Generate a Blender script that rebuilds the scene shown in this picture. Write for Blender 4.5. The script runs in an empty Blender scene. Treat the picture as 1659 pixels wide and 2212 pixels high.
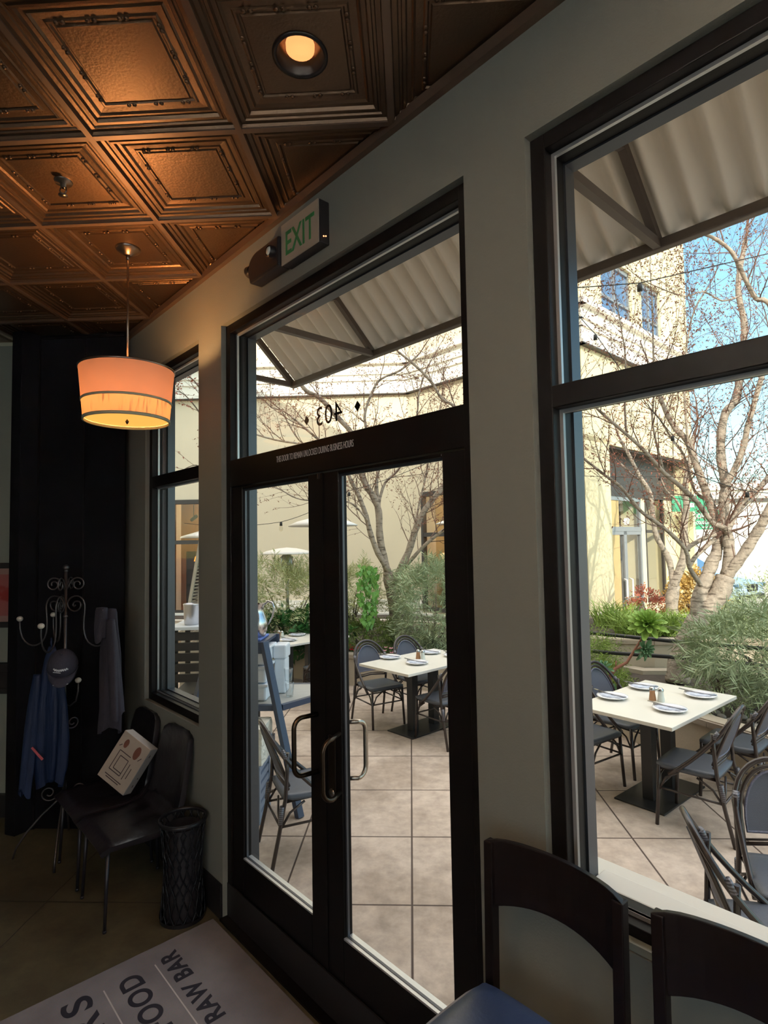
import bpy, bmesh, math, random
from mathutils import Vector, Matrix, noise
PI = math.pi
S2 = 2 ** -.5
sc = bpy.context.scene
COL = sc.collection
random.seed(7)

# ------------------------------------------------------------------ materials
def nt(name):
    m = bpy.data.materials.new(name); m.use_nodes = True
    n = m.node_tree.nodes; l = m.node_tree.links
    b = n['Principled BSDF']
    return m, n, l, b

def mat(name, col, rough=.6, metal=0., var=.12, scale=8., bump=0., bscale=60., spec=.5, coat=0., trans=0., emis=None, estr=0., alpha=1., stretch=None):
    m, n, l, b = nt(name)
    tc = n.new('ShaderNodeTexCoord')
    mp = n.new('ShaderNodeMapping'); l.new(tc.outputs['Object'], mp.inputs[0])
    if stretch: mp.inputs['Scale'].default_value = stretch
    nz = n.new('ShaderNodeTexNoise'); nz.inputs['Scale'].default_value = scale; nz.inputs['Detail'].default_value = 5
    l.new(mp.outputs[0], nz.inputs['Vector'])
    mx = n.new('ShaderNodeMix'); mx.data_type = 'RGBA'
    mx.inputs['A'].default_value = (*[c * (1 - var) for c in col], 1)
    mx.inputs['B'].default_value = (*[min(1, c * (1 + var)) for c in col], 1)
    l.new(nz.outputs['Fac'], mx.inputs['Factor'])
    l.new(mx.outputs['Result'], b.inputs['Base Color'])
    b.inputs['Roughness'].default_value = rough
    b.inputs['Metallic'].default_value = metal
    b.inputs['Specular IOR Level'].default_value = spec
    b.inputs['Coat Weight'].default_value = coat
    b.inputs['Transmission Weight'].default_value = trans
    b.inputs['Alpha'].default_value = alpha
    if emis:
        b.inputs['Emission Color'].default_value = (*emis, 1); b.inputs['Emission Strength'].default_value = estr
    if bump:
        n2 = n.new('ShaderNodeTexNoise'); n2.inputs['Scale'].default_value = bscale; n2.inputs['Detail'].default_value = 4
        l.new(mp.outputs[0], n2.inputs['Vector'])
        bp = n.new('ShaderNodeBump'); bp.inputs['Strength'].default_value = bump; bp.inputs['Distance'].default_value = .01
        l.new(n2.outputs['Fac'], bp.inputs['Height']); l.new(bp.outputs[0], b.inputs['Normal'])
    return m

M = {}
M['paint'] = mat('sage_grey_paint', (.195, .205, .182), .75, var=.03, scale=3, bump=.12, bscale=140)
M['pale_wall'] = mat('pale_sage_paint', (.24, .26, .22), .8, var=.04, scale=3, bump=.1, bscale=140)
M['black_wood'] = mat('near_black_stained_panel', (.002, .002, .003), .85, spec=.08, var=.2, scale=5, stretch=(8, 8, .6))
M['frame'] = mat('dark_bronze_anodised_frame', (.005, .0038, .0038), .45, spec=.2, metal=.2, var=.1, scale=4)
M['frame_in'] = mat('grey_aluminium_return', (.10, .105, .12), .38, metal=.7, var=.06, scale=4)
M['bead'] = mat('pale_aluminium_glazing_bead', (.55, .56, .56), .35, metal=.6, var=.05, scale=4)
M['copper'] = mat('bronze_tin_tile', (.165, .108, .070), .40, metal=.85, var=.14, scale=2.2, bump=.15, bscale=90)
M['tbar'] = mat('bronze_tin_seam', (.19, .13, .095), .45, metal=.6, var=.1, scale=5)
M['baseb'] = mat('black_rubber_skirting', (.010, .009, .010), .5, var=.1)
M['steel'] = mat('brushed_pull_steel', (.46, .40, .34), .28, metal=1., var=.08, scale=20)
M['aged_pull'] = mat('tarnished_bronze_pull', (.07, .05, .035), .32, metal=1., var=.1)
M['dark_metal'] = mat('dark_bronze_hardware', (.06, .045, .035), .3, metal=.9, var=.1)
M['nickel'] = mat('aged_nickel', (.30, .26, .23), .3, metal=1., var=.1)
M['iron'] = mat('wrought_iron', (.11, .10, .10), .42, metal=.8, var=.2, scale=30)
M['black_plastic'] = mat('black_plastic', (.016, .014, .016), .42, var=.1)
M['leather'] = mat('black_creased_leather', (.014, .012, .015), .30, var=.2, scale=9, bump=.6, bscale=9)
M['chair_leg'] = mat('painted_black_steel', (.035, .033, .04), .35, metal=.5, var=.1)
M['dark_wood'] = mat('espresso_stained_wood', (.0058, .0032, .0032), .48, spec=.2, var=.3, scale=7, stretch=(1, 1, 9), coat=.1)
M['blue_vinyl'] = mat('navy_blue_vinyl', (.045, .085, .22), .33, var=.1, scale=5, bump=.1, bscale=50)
M['knob_cream'] = mat('cream_ceramic_knob', (.62, .58, .50), .3, var=.1)
M['white_china'] = mat('white_china', (.86, .86, .88), .18, var=.02)
M['navy_coat'] = mat('royal_blue_nylon', (.002, .013, .055), .6, var=.4, scale=6, stretch=(6, 6, .8), bump=.5, bscale=14)
M['grey_coat'] = mat('charcoal_wool', (.030, .028, .042), .85, var=.2, scale=14, bump=.3, bscale=200)
M['cap'] = mat('washed_navy_cotton', (.030, .030, .050), .8, var=.1, scale=20, bump=.3, bscale=300)
M['pink'] = mat('pink_reflective_tape', (.50, .10, .12), .6, var=.1)
M['white_mark'] = mat('white_embroidery', (.75, .75, .78), .6, var=.03)
M['box'] = mat('grubby_white_card', (.40, .35, .30), .7, var=.12, scale=7)
M['box_side'] = mat('white_coated_card', (.46, .45, .44), .5, var=.08)
M['ink'] = mat('dark_brown_print', (.05, .03, .035), .7, var=.2)
M['brown_print'] = mat('reddish_brown_print', (.16, .06, .04), .7, var=.3)
M['lamp_metal'] = mat('lamp_ring_taupe', (.42, .40, .28), .5, var=.1)
M['bin_white'] = mat('milky_white_plastic', (.70, .75, .82), .35, var=.06, scale=3, spec=.4)
M['bluesteel'] = mat('slate_blue_painted_steel', (.045, .06, .105), .4, var=.12, scale=6)
M['greywood'] = mat('weathered_grey_board', (.36, .36, .34), .6, var=.15, scale=6, stretch=(1, 8, 8))
M['pewter'] = mat('polished_pewter', (.62, .62, .66), .2, metal=1., var=.05)
M['blue_cloth'] = mat('folded_blue_cloth', (.12, .19, .50), .8, var=.15, bump=.3, bscale=80)
M['foam'] = mat('rough_white_limestone', (.72, .70, .62), .9, var=.12, scale=14, bump=.9, bscale=38)
M['rattan'] = mat('dark_lacquered_rattan', (.030, .019, .018), .30, var=.35, scale=22, coat=.25)
M['wrap'] = mat('banded_rattan_binding', (.16, .15, .18), .35, var=.3, scale=300, coat=.4)
wv = M['wrap'].node_tree; w_ = wv.nodes.new('ShaderNodeTexWave'); w_.wave_type = 'BANDS'; w_.bands_direction = 'Z'; w_.inputs['Scale'].default_value = 26
r_ = wv.nodes.new('ShaderNodeValToRGB'); r_.color_ramp.elements[0].color = (.02, .016, .02, 1); r_.color_ramp.elements[1].color = (.16, .155, .19, 1)
t_ = wv.nodes.new('ShaderNodeTexCoord'); wv.links.new(t_.outputs['Object'], w_.inputs['Vector']); wv.links.new(w_.outputs['Fac'], r_.inputs[0]); wv.links.new(r_.outputs[0], wv.nodes['Principled BSDF'].inputs['Base Color'])
M['braid'] = mat('pale_and_dark_braid', (.13, .13, .19), .4, var=.6, scale=120)
M['mesh'] = mat('charcoal_sling_mesh', (.085, .09, .12), .6, var=.18, scale=260, bump=.3, bscale=300)
M['seat_pad'] = mat('slate_woven_seat', (.085, .095, .12), .38, var=.12, scale=60, bump=.2, bscale=200)
M['marble'] = mat('cream_stone_tabletop', (.77, .74, .67), .3, var=.07, scale=7, bump=.03)
M['marble_edge'] = mat('pale_stone_edge', (.70, .68, .66), .4, var=.05)
M['pedestal'] = mat('black_powder_coat', (.018, .018, .020), .38, var=.12, scale=5)
M['napkin'] = mat('blue_white_striped_napkin', (.60, .64, .78), .9, var=.35, scale=60, bump=.2)
M['cutlery'] = mat('stainless_cutlery', (.35, .35, .38), .22, metal=1., var=.05)
M['pepper'] = mat('ground_pepper_in_glass', (.38, .19, .09), .35, var=.15, scale=60)
M['salt'] = mat('salt_in_glass', (.62, .66, .62), .25, var=.08, scale=60)
M['shaker_cap'] = mat('shaker_cap_steel', (.5, .5, .5), .25, metal=1., var=.05)
M['bark'] = mat('pale_lichened_bark', (.36, .30, .245), .85, var=.6, scale=16, bump=.9, bscale=45)
M['bark_dark'] = mat('grey_brown_bark', (.15, .115, .09), .9, var=.5, scale=18, bump=1., bscale=40)
for nm_ in ('bark',):
    m_ = M[nm_]; n_ = m_.node_tree.nodes; l_ = m_.node_tree.links; b_ = n_['Principled BSDF']; src = b_.inputs['Base Color'].links[0].from_socket
    mp_ = n_.new('ShaderNodeMapping'); mp_.inputs['Scale'].default_value = (7, 7, 34); tc_ = n_.new('ShaderNodeTexCoord'); l_.new(tc_.outputs['Object'], mp_.inputs[0])
    nz_ = n_.new('ShaderNodeTexNoise'); nz_.inputs['Scale'].default_value = 1.; nz_.inputs['Detail'].default_value = 3; l_.new(mp_.outputs[0], nz_.inputs[0])
    rp_ = n_.new('ShaderNodeValToRGB'); rp_.color_ramp.elements[0].position = .36; rp_.color_ramp.elements[1].position = .46; rp_.color_ramp.elements[0].color = (.30, .27, .25, 1); l_.new(nz_.outputs['Fac'], rp_.inputs[0])
    mm_ = n_.new('ShaderNodeMix'); mm_.data_type = 'RGBA'; mm_.blend_type = 'MULTIPLY'; mm_.inputs['Factor'].default_value = .85; l_.new(src, mm_.inputs['A']); l_.new(rp_.outputs[0], mm_.inputs['B']); l_.new(mm_.outputs['Result'], b_.inputs['Base Color'])
M['twig'] = mat('thin_brown_twigs', (.15, .085, .065), .85, var=.3, scale=10)
M['bud'] = mat('russet_buds', (.25, .11, .07), .8, var=.4, scale=6)
M['redleaf'] = mat('red_brown_leaves', (.36, .10, .06), .75, var=.5, scale=4)
M['needle'] = mat('grey_green_needle_leaves', (.34, .41, .24), .6, var=.5, scale=3.2)
M['needle2'] = mat('olive_green_needle_leaves', (.42, .45, .22), .6, var=.5, scale=3.2)
M['deep_green'] = mat('glossy_deep_green_leaves', (.035, .13, .03), .4, var=.45, scale=5)
M['moss'] = mat('mossy_green_leaves', (.13, .20, .035), .7, var=.5, scale=7)
M['ivy'] = mat('fresh_green_leaves', (.12, .30, .05), .5, var=.35, scale=9)
M['succ'] = mat('yellow_green_succulent', (.27, .42, .08), .4, var=.3, scale=8)
M['succ2'] = mat('blue_green_succulent', (.17, .32, .17), .4, var=.3, scale=8)
M['grass'] = mat('bright_grass_blades', (.26, .38, .07), .6, var=.5, scale=4)
M['juniper'] = mat('lime_juniper_sprays', (.25, .36, .07), .7, var=.45, scale=9)
M['orange_leaf'] = mat('orange_gold_leaves', (.48, .31, .09), .7, var=.5, scale=5)
M['yellow_fl'] = mat('yellow_petals', (.85, .55, .03), .6, var=.15)
M['red_fl'] = mat('red_petals', (.80, .02, .05), .6, var=.2)
M['pink_fl'] = mat('pink_petals', (.75, .35, .40), .6, var=.2)
M['redstem'] = mat('red_brown_succulent_stem', (.26, .11, .07), .75, var=.3, scale=20, bump=.5)
M['stone'] = mat('river_stone', (.28, .25, .23), .6, var=.35, scale=3)
M['soil'] = mat('dark_planter_soil', (.06, .045, .035), .95, var=.4, scale=12, bump=.8, bscale=30)
M['concrete'] = mat('tan_cast_concrete', (.47, .40, .31), .85, var=.14, scale=4, bump=.2, bscale=60)
M['conc_dark'] = mat('concrete_cap', (.40, .33, .26), .85, var=.14, scale=5, bump=.3, bscale=40)
M['stucco'] = mat('warm_cream_stucco', (.74, .63, .47), .9, var=.05, scale=1.5, bump=.25, bscale=60)
M['stucco2'] = mat('pale_yellow_stucco', (.70, .61, .40), .9, var=.06, scale=2, bump=.3, bscale=50)
M['cream_trim'] = mat('white_painted_moulding', (.84, .79, .71), .7, var=.04, scale=2)
M['ext_trim'] = mat('window_head_bronze', (.05, .04, .035), .5, var=.1)
M['shop_frame'] = mat('grey_shopfront_aluminium', (.30, .31, .33), .4, metal=.4, var=.08)
M['warm_wood'] = mat('honey_wood_panelling', (.46, .25, .10), .55, var=.35, scale=3, stretch=(5, 5, .5))
M['ochre'] = mat('ochre_shop_wall', (.50, .36, .17), .8, var=.1)
M['dark_cloth'] = mat('black_brown_garment', (.018, .014, .014), .8, var=.3)
M['white_shade'] = mat('white_enamel_reflector', (.74, .72, .70), .45, var=.05)
M['galv'] = mat('galvanised_steel', (.55, .55, .53), .35, metal=.8, var=.15, scale=6)
M['corr'] = mat('grey_corrugated_sheet', (.84, .80, .74), .6, metal=.0, var=.10, scale=2.5)
M['awn_bar'] = mat('bronze_awning_bar', (.10, .08, .07), .5, var=.15)
M['pipe'] = mat('black_rail_pipe', (.02, .02, .024), .4, var=.1)
M['cable'] = mat('black_light_cable', (.02, .018, .018), .6, var=.1)
M['asphalt'] = mat('pale_street_asphalt', (.36, .33, .29), .9, var=.12, scale=1.5)
M['car_body'] = mat('silver_blue_car_paint', (.33, .43, .56), .2, var=.03, coat=.8, metal=.2)
M['car_glass'] = mat('dark_car_glass', (.08, .16, .28), .08, var=.05)
M['tyre'] = mat('tyre_rubber', (.015, .015, .015), .8)
M['sign_green'] = mat('teal_green_sign', (.03, .30, .16), .5, var=.05)
M['white_paint'] = mat('white_lettering', (.85, .86, .85), .6, var=.02)
M['grey_paint'] = mat('grey_lettering', (.75, .72, .70), .6, var=.02)
M['exit_plate'] = mat('brushed_tan_plate', (.40, .35, .28), .7, var=.08)
M['basket'] = mat('black_enamelled_iron', (.012, .012, .015), .35, metal=.3, var=.2)
M['exit_green'] = mat('dim_green_letters', (.03, .24, .08), .5, var=.2)
M['bulb_lens'] = mat('clear_lamp_lens', (.75, .85, .80), .1, var=.05)
M['matlet'] = mat('dark_navy_mat_letters', (.016, .016, .028), .95, var=.1)
M['mat_line'] = mat('pale_mat_line', (.46, .44, .46), .95, var=.1)
M['bucket'] = mat('brushed_bucket_steel', (.55, .55, .58), .3, metal=1., var=.05)
M['slat_dark'] = mat('charcoal_slats', (.022, .022, .024), .5, var=.2)
M['crate_blue'] = mat('blue_grey_crate', (.22, .28, .38), .6, var=.15)
M['back_white'] = mat('pale_distant_stucco', (.62, .60, .55), .9, var=.04)
M['recess_black'] = mat('black_recessed_trim', (.006, .005, .006), .5)
M['dark_room'] = mat('dim_shop_interior', (.13, .095, .06), .8, var=.3, scale=2)
M['roof_tile'] = mat('terracotta_roof', (.40, .14, .08), .8, var=.3, scale=20)

def emit(name, col, s):
    m, n, l, b = nt(name)
    b.inputs['Base Color'].default_value = (*col, 1)
    b.inputs['Emission Color'].default_value = (*col, 1); b.inputs['Emission Strength'].default_value = s
    return m
M['bulb_on'] = emit('glowing_frosted_lamp', (1., .42, .14), .85)
M['diffuser'] = emit('lit_amber_diffuser', (1., .48, .09), .68)
M['lamp_orange'] = emit('lit_orange_glass', (1., .30, .03), 1.5)
M['led'] = emit('indicator_led', (1., .35, .15), 2.)
M['spot_on'] = emit('lit_spot_face', (1., .8, .5), 4)
M['cream_glow'] = emit('lit_parchment_shade', (.95, .62, .28), .55)

# clear glass: see-through with a fresnel reflection
def glass(name, tint=(1, 1, 1), ior=1.45, rough=0.):
    m = bpy.data.materials.new(name); m.use_nodes = True
    n = m.node_tree.nodes; l = m.node_tree.links; n.clear()
    o = n.new('ShaderNodeOutputMaterial'); t = n.new('ShaderNodeBsdfTransparent'); g = n.new('ShaderNodeBsdfGlossy')
    lw = n.new('ShaderNodeLayerWeight'); lw.inputs['Blend'].default_value = .5; mx = n.new('ShaderNodeMixShader')
    pw = n.new('ShaderNodeMath'); pw.operation = 'POWER'; pw.inputs[1].default_value = 5.; l.new(lw.outputs['Facing'], pw.inputs[0])
    fr = n.new('ShaderNodeMath'); fr.operation = 'MULTIPLY_ADD'; r0 = ((ior - 1) / (ior + 1)) ** 2; fr.inputs[1].default_value = 1 - r0; fr.inputs[2].default_value = r0; l.new(pw.outputs[0], fr.inputs[0])
    t.inputs[0].default_value = (*tint, 1); g.inputs['Roughness'].default_value = rough
    l.new(fr.outputs[0], mx.inputs[0]); l.new(t.outputs[0], mx.inputs[1]); l.new(g.outputs[0], mx.inputs[2]); l.new(mx.outputs[0], o.inputs[0])
    return m
M['glass'] = glass('window_glass', (.97, .98, .98), 1.35)
M['tumbler'] = glass('tumbler_glass', (.93, .95, .96), 1.6, .02)
M['bulb_clear'] = glass('clear_filament_bulb_glass', (.95, .93, .88), 1.6, .02)

# pendant drum fabric, translucent so its own bulb lights it
def fabric(name, col, tcol, flecks=False):
    m = bpy.data.materials.new(name); m.use_nodes = True
    n = m.node_tree.nodes; l = m.node_tree.links; n.clear()
    o = n.new('ShaderNodeOutputMaterial'); d = n.new('ShaderNodeBsdfDiffuse'); t = n.new('ShaderNodeBsdfTranslucent'); mx = n.new('ShaderNodeMixShader')
    mx.inputs[0].default_value = .5
    tc = n.new('ShaderNodeTexCoord'); mp = n.new('ShaderNodeMapping'); nz = n.new('ShaderNodeTexNoise')
    mp.inputs['Scale'].default_value = (60, 60, 6) if flecks else (9, 9, 14)
    nz.inputs['Scale'].default_value = 1.; nz.inputs['Detail'].default_value = 3
    l.new(tc.outputs['Object'], mp.inputs[0]); l.new(mp.outputs[0], nz.inputs[0])
    r = n.new('ShaderNodeValToRGB'); r.color_ramp.elements[0].position = .33; r.color_ramp.elements[1].position = .45 if flecks else .8
    r.color_ramp.elements[0].color = (*[c * (.35 if flecks else .85) for c in tcol], 1); r.color_ramp.elements[1].color = (*tcol, 1)
    l.new(nz.outputs['Fac'], r.inputs[0]); l.new(r.outputs[0], t.inputs[0])
    d.inputs[0].default_value = (*col, 1)
    l.new(d.outputs[0], mx.inputs[1]); l.new(t.outputs[0], mx.inputs[2]); l.new(mx.outputs[0], o.inputs[0])
    return m
M['shade_rose'] = fabric('rose_parchment_fabric', (.48, .33, .27), (.10, .055, .042))
M['shade_white'] = fabric('cream_linen_shade', (.7, .68, .62), (.70, .68, .62))
M['shade_cork'] = fabric('flecked_amber_fabric', (.48, .36, .25), (.155, .10, .058), True)

# paving with scored joints: the slabs are cast, the joints are real grooves in tone and bump
def paving(name, cell, ox, oy, base, dark, rough, jcol, jw):
    m, n, l, b = nt(name)
    geo = n.new('ShaderNodeNewGeometry'); sep = n.new('ShaderNodeSeparateXYZ'); l.new(geo.outputs['Position'], sep.inputs[0])
    ds = []
    for ax, off in (('X', ox), ('Y', oy)):
        a = n.new('ShaderNodeMath'); a.operation = 'SUBTRACT'; l.new(sep.outputs[ax], a.inputs[0]); a.inputs[1].default_value = off
        d = n.new('ShaderNodeMath'); d.operation = 'PINGPONG'; l.new(a.outputs[0], d.inputs[0]); d.inputs[1].default_value = cell / 2
        ds.append(d)
    mn = n.new('ShaderNodeMath'); mn.operation = 'MINIMUM'; l.new(ds[0].outputs[0], mn.inputs[0]); l.new(ds[1].outputs[0], mn.inputs[1])
    lt = n.new('ShaderNodeMapRange'); lt.inputs['From Min'].default_value = jw * .5; lt.inputs['From Max'].default_value = jw * 1.2
    l.new(mn.outputs[0], lt.inputs['Value'])
    n1 = n.new('ShaderNodeTexNoise'); n1.inputs['Scale'].default_value = 1.6; n1.inputs['Detail'].default_value = 8; n1.inputs['Roughness'].default_value = .62
    n2 = n.new('ShaderNodeTexNoise'); n2.inputs['Scale'].default_value = 9.; n2.inputs['Detail'].default_value = 8; n2.inputs['Roughness'].default_value = .7
    l.new(geo.outputs['Position'], n1.inputs[0]); l.new(geo.outputs['Position'], n2.inputs[0])
    r = n.new('ShaderNodeValToRGB'); e = r.color_ramp.elements
    e[0].position = .40; e[0].color = (*dark, 1); e[1].position = .58; e[1].color = (*base, 1)
    l.new(n1.outputs['Fac'], r.inputs[0])
    mul = n.new('ShaderNodeMix'); mul.data_type = 'RGBA'; mul.blend_type = 'OVERLAY'; mul.inputs['Factor'].default_value = .6
    bw = n.new('ShaderNodeRGBToBW'); l.new(n2.outputs['Fac'], bw.inputs[0])
    l.new(r.outputs[0], mul.inputs['A']); l.new(bw.outputs[0], mul.inputs['B'])
    mx = n.new('ShaderNodeMix'); mx.data_type = 'RGBA'; mx.inputs['A'].default_value = (*jcol, 1)
    l.new(lt.outputs[0], mx.inputs['Factor']); l.new(mul.outputs['Result'], mx.inputs['B'])
    l.new(mx.outputs['Result'], b.inputs['Base Color']); b.inputs['Roughness'].default_value = rough
    bp = n.new('ShaderNodeBump'); bp.inputs['Strength'].default_value = .35; bp.inputs['Distance'].default_value = .01
    ad = n.new('ShaderNodeMath'); ad.operation = 'MULTIPLY_ADD'; l.new(n2.outputs['Fac'], ad.inputs[0]); ad.inputs[1].default_value = .35; l.new(lt.outputs[0], ad.inputs[2])
    l.new(ad.outputs[0], bp.inputs['Height']); l.new(bp.outputs[0], b.inputs['Normal'])
    return m
M['paving'] = paving('tan_scored_concrete', .7697, -.033, 3.434, (.53, .43, .355), (.40, .315, .25), .8, (.07, .045, .035), .007)
M['int_floor'] = paving('olive_brown_polished_concrete', 1.83, -2.2, 1.6, (.12, .105, .062), (.075, .064, .040), .42, (.035, .03, .022), .004)

# grey entrance mat
def matmat():
    m, n, l, b = nt('grey_ribbed_mat')
    geo = n.new('ShaderNodeTexCoord'); nz = n.new('ShaderNodeTexNoise'); nz.inputs['Scale'].default_value = 400; nz.inputs['Detail'].default_value = 2
    n2 = n.new('ShaderNodeTexNoise'); n2.inputs['Scale'].default_value = 3.5; n2.inputs['Detail'].default_value = 6
    l.new(geo.outputs['Object'], nz.inputs[0]); l.new(geo.outputs['Object'], n2.inputs[0])
    r = n.new('ShaderNodeValToRGB'); e = r.color_ramp.elements; e[0].position = .3; e[0].color = (.165, .16, .18, 1); e[1].position = .7; e[1].color = (.245, .24, .265, 1)
    l.new(n2.outputs['Fac'], r.inputs[0])
    mx = n.new('ShaderNodeMix'); mx.data_type = 'RGBA'; mx.blend_type = 'OVERLAY'; mx.inputs['Factor'].default_value = .35
    l.new(r.outputs[0], mx.inputs['A']); l.new(nz.outputs['Color'], mx.inputs['B']); l.new(mx.outputs['Result'], b.inputs['Base Color'])
    b.inputs['Roughness'].default_value = .95; b.inputs['Specular IOR Level'].default_value = .1
    return m
M['mat'] = matmat()

# framed print: abstract red shapes on rose
def picmat():
    m, n, l, b = nt('rose_red_print')
    tc = n.new('ShaderNodeTexCoord'); sep = n.new('ShaderNodeSeparateXYZ'); l.new(tc.outputs['Object'], sep.inputs[0])
    nz = n.new('ShaderNodeTexNoise'); nz.inputs['Scale'].default_value = 7; nz.inputs['Detail'].default_value = 3; l.new(tc.outputs['Object'], nz.inputs[0])
    ad = n.new('ShaderNodeMath'); ad.operation = 'MULTIPLY_ADD'; ad.inputs[1].default_value = .55; l.new(nz.outputs['Fac'], ad.inputs[0])
    ab = n.new('ShaderNodeMath'); ab.operation = 'ABSOLUTE'; l.new(sep.outputs['Z'], ab.inputs[0]); ml = n.new('ShaderNodeMath'); ml.operation = 'MULTIPLY'; ml.inputs[1].default_value = -2.2
    l.new(ab.outputs[0], ml.inputs[0]); l.new(ml.outputs[0], ad.inputs[2])
    r = n.new('ShaderNodeValToRGB'); r.color_ramp.interpolation = 'EASE'; e = r.color_ramp.elements
    e[0].position = .12; e[0].color = (.32, .10, .09, 1); e[1].position = .2; e[1].color = (.26, .025, .022, 1)
    l.new(ad.outputs[0], r.inputs[0]); l.new(r.outputs[0], b.inputs['Base Color']); b.inputs['Roughness'].default_value = .6
    return m
M['print'] = picmat()

# ------------------------------------------------------------------ mesh builder
class MB:
    def __init__(s): s.v = []; s.f = []; s.m = []; s.sm = []; s.cur = 0; s.smooth = False
    def add(s, vs, fs, M4=None):
        o = len(s.v)
        if M4 is not None: vs = [M4 @ Vector(v) for v in vs]
        s.v += [tuple(v) for v in vs]
        for f in fs: s.f.append(tuple(o + i for i in f)); s.m.append(s.cur); s.sm.append(s.smooth)
        return s
    def mat(s, i): s.cur = i; return s
    def sh(s, b=True): s.smooth = b; return s
    def box(s, a, b, M4=None):
        x0, y0, z0 = a; x1, y1, z1 = b
        x0, x1 = min(x0, x1), max(x0, x1); y0, y1 = min(y0, y1), max(y0, y1); z0, z1 = min(z0, z1), max(z0, z1)
        vs = [(x0, y0, z0), (x1, y0, z0), (x1, y1, z0), (x0, y1, z0), (x0, y0, z1), (x1, y0, z1), (x1, y1, z1), (x0, y1, z1)]
        return s.add(vs, [(0, 3, 2, 1), (4, 5, 6, 7), (0, 1, 5, 4), (1, 2, 6, 5), (2, 3, 7, 6), (3, 0, 4, 7)], M4)
    def prism(s, poly, z0, z1, M4=None):
        n = len(poly); vs = [(x, y, z0) for x, y in poly] + [(x, y, z1) for x, y in poly]
        fs = [tuple(range(n - 1, -1, -1)), tuple(range(n, 2 * n))] + [(i, (i + 1) % n, n + (i + 1) % n, n + i) for i in range(n)]
        return s.add(vs, fs, M4)
    def bar(s, p, q, w, h=None, up=(0, 0, 1)):
        h = h or w; p = Vector(p); q = Vector(q); d = q - p; L = d.length
        if L < 1e-6: return s
        d.normalize(); u = Vector(up)
        if abs(d.dot(u)) > .98: u = Vector((0, 1, 0))
        x = d.cross(u).normalized(); y = x.cross(d)
        vs = [p + x * a * w / 2 + y * b * h / 2 for a, b in ((-1, -1), (1, -1), (1, 1), (-1, 1))]
        vs += [v + d * L for v in vs]
        return s.add(vs, [(0, 1, 2, 3), (7, 6, 5, 4), (0, 4, 5, 1), (1, 5, 6, 2), (2, 6, 7, 3), (3, 7, 4, 0)])
    def tube(s, pts, r, seg=8, caps=True, closed=False):
        pts = [Vector(p) for p in pts]; n = len(pts)
        rr = [r] * n if not isinstance(r, (list, tuple)) else list(r)
        o = len(s.v); prev = None
        for i, p in enumerate(pts):
            a = pts[(i - 1) % n] if (closed or i > 0) else p
            b = pts[(i + 1) % n] if (closed or i < n - 1) else p
            t = (b - a)
            if t.length < 1e-9: t = Vector((0, 0, 1))
            t.normalize()
            if prev is None:
                u = Vector((0, 0, 1)) if abs(t.z) < .9 else Vector((1, 0, 0))
                x = t.cross(u).normalized()
            else:
                x = prev - t * prev.dot(t)
                if x.length < 1e-6: x = t.cross(Vector((0, 1, 0)))
                x.normalize()
            prev = x; y = t.cross(x)
            for k in range(seg):
                an = 2 * PI * k / seg
                s.v.append(tuple(p + x * math.cos(an) * rr[i] + y * math.sin(an) * rr[i]))
        m = n if closed else n - 1
        for i in range(m):
            for k in range(seg):
                a = o + i * seg + k; b = o + i * seg + (k + 1) % seg; c = o + ((i + 1) % n) * seg + (k + 1) % seg; d = o + ((i + 1) % n) * seg + k
                s.f.append((a, b, c, d)); s.m.append(s.cur); s.sm.append(True)
        if caps and not closed:
            s.f.append(tuple(o + k for k in range(seg - 1, -1, -1))); s.m.append(s.cur); s.sm.append(False)
            s.f.append(tuple(o + (n - 1) * seg + k for k in range(seg))); s.m.append(s.cur); s.sm.append(False)
        return s
    def lathe(s, prof, seg=24, c=(0, 0, 0), M4=None, cap0=False, cap1=False):
        vs = []; fs = []
        for r, z in prof:
            for k in range(seg):
                a = 2 * PI * k / seg; vs.append((c[0] + r * math.cos(a), c[1] + r * math.sin(a), c[2] + z))
        for i in range(len(prof) - 1):
            for k in range(seg):
                a = i * seg + k; b = i * seg + (k + 1) % seg
                fs.append((a, b, b + seg, a + seg))
        sm = s.smooth; s.smooth = True; s.add(vs, fs, M4); s.smooth = sm
        if cap0: s.add([vs[k] for k in range(seg)], [tuple(range(seg - 1, -1, -1))], M4)
        if cap1:
            o = (len(prof) - 1) * seg; s.add([vs[o + k] for k in range(seg)], [tuple(range(seg))], M4)
        return s
    def ball(s, c, r, seg=10, rings=6, sq=(1, 1, 1), M4=None):
        vs = []; fs = []
        for i in range(rings + 1):
            th = PI * i / rings
            for k in range(seg):
                a = 2 * PI * k / seg
                vs.append((c[0] + r * sq[0] * math.sin(th) * math.cos(a), c[1] + r * sq[1] * math.sin(th) * math.sin(a), c[2] + r * sq[2] * math.cos(th)))
        for i in range(rings):
            for k in range(seg):
                a = i * seg + k; b = i * seg + (k + 1) % seg
                fs.append((b, a, a + seg, b + seg))
        sm = s.smooth; s.smooth = True; s.add(vs, fs, M4); s.smooth = sm
        return s
    def build(s, name, mats, parent=None, M4=None, bevel=0., subsurf=0, smooth=None):
        me = bpy.data.meshes.new(name); me.from_pydata(s.v, [], s.f); me.validate(verbose=False)
        if not isinstance(mats, (list, tuple)): mats = [mats]
        for m in mats: me.materials.append(M[m] if isinstance(m, str) else m)
        if len(me.polygons) == len(s.m):
            me.polygons.foreach_set('material_index', s.m)
            me.polygons.foreach_set('use_smooth', [bool(x) for x in s.sm] if smooth is None else [smooth] * len(s.sm))
        me.update()
        o = bpy.data.objects.new(name, me); COL.objects.link(o)
        if M4 is not None: o.matrix_world = M4
        if parent is not None: o.parent = parent
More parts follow.
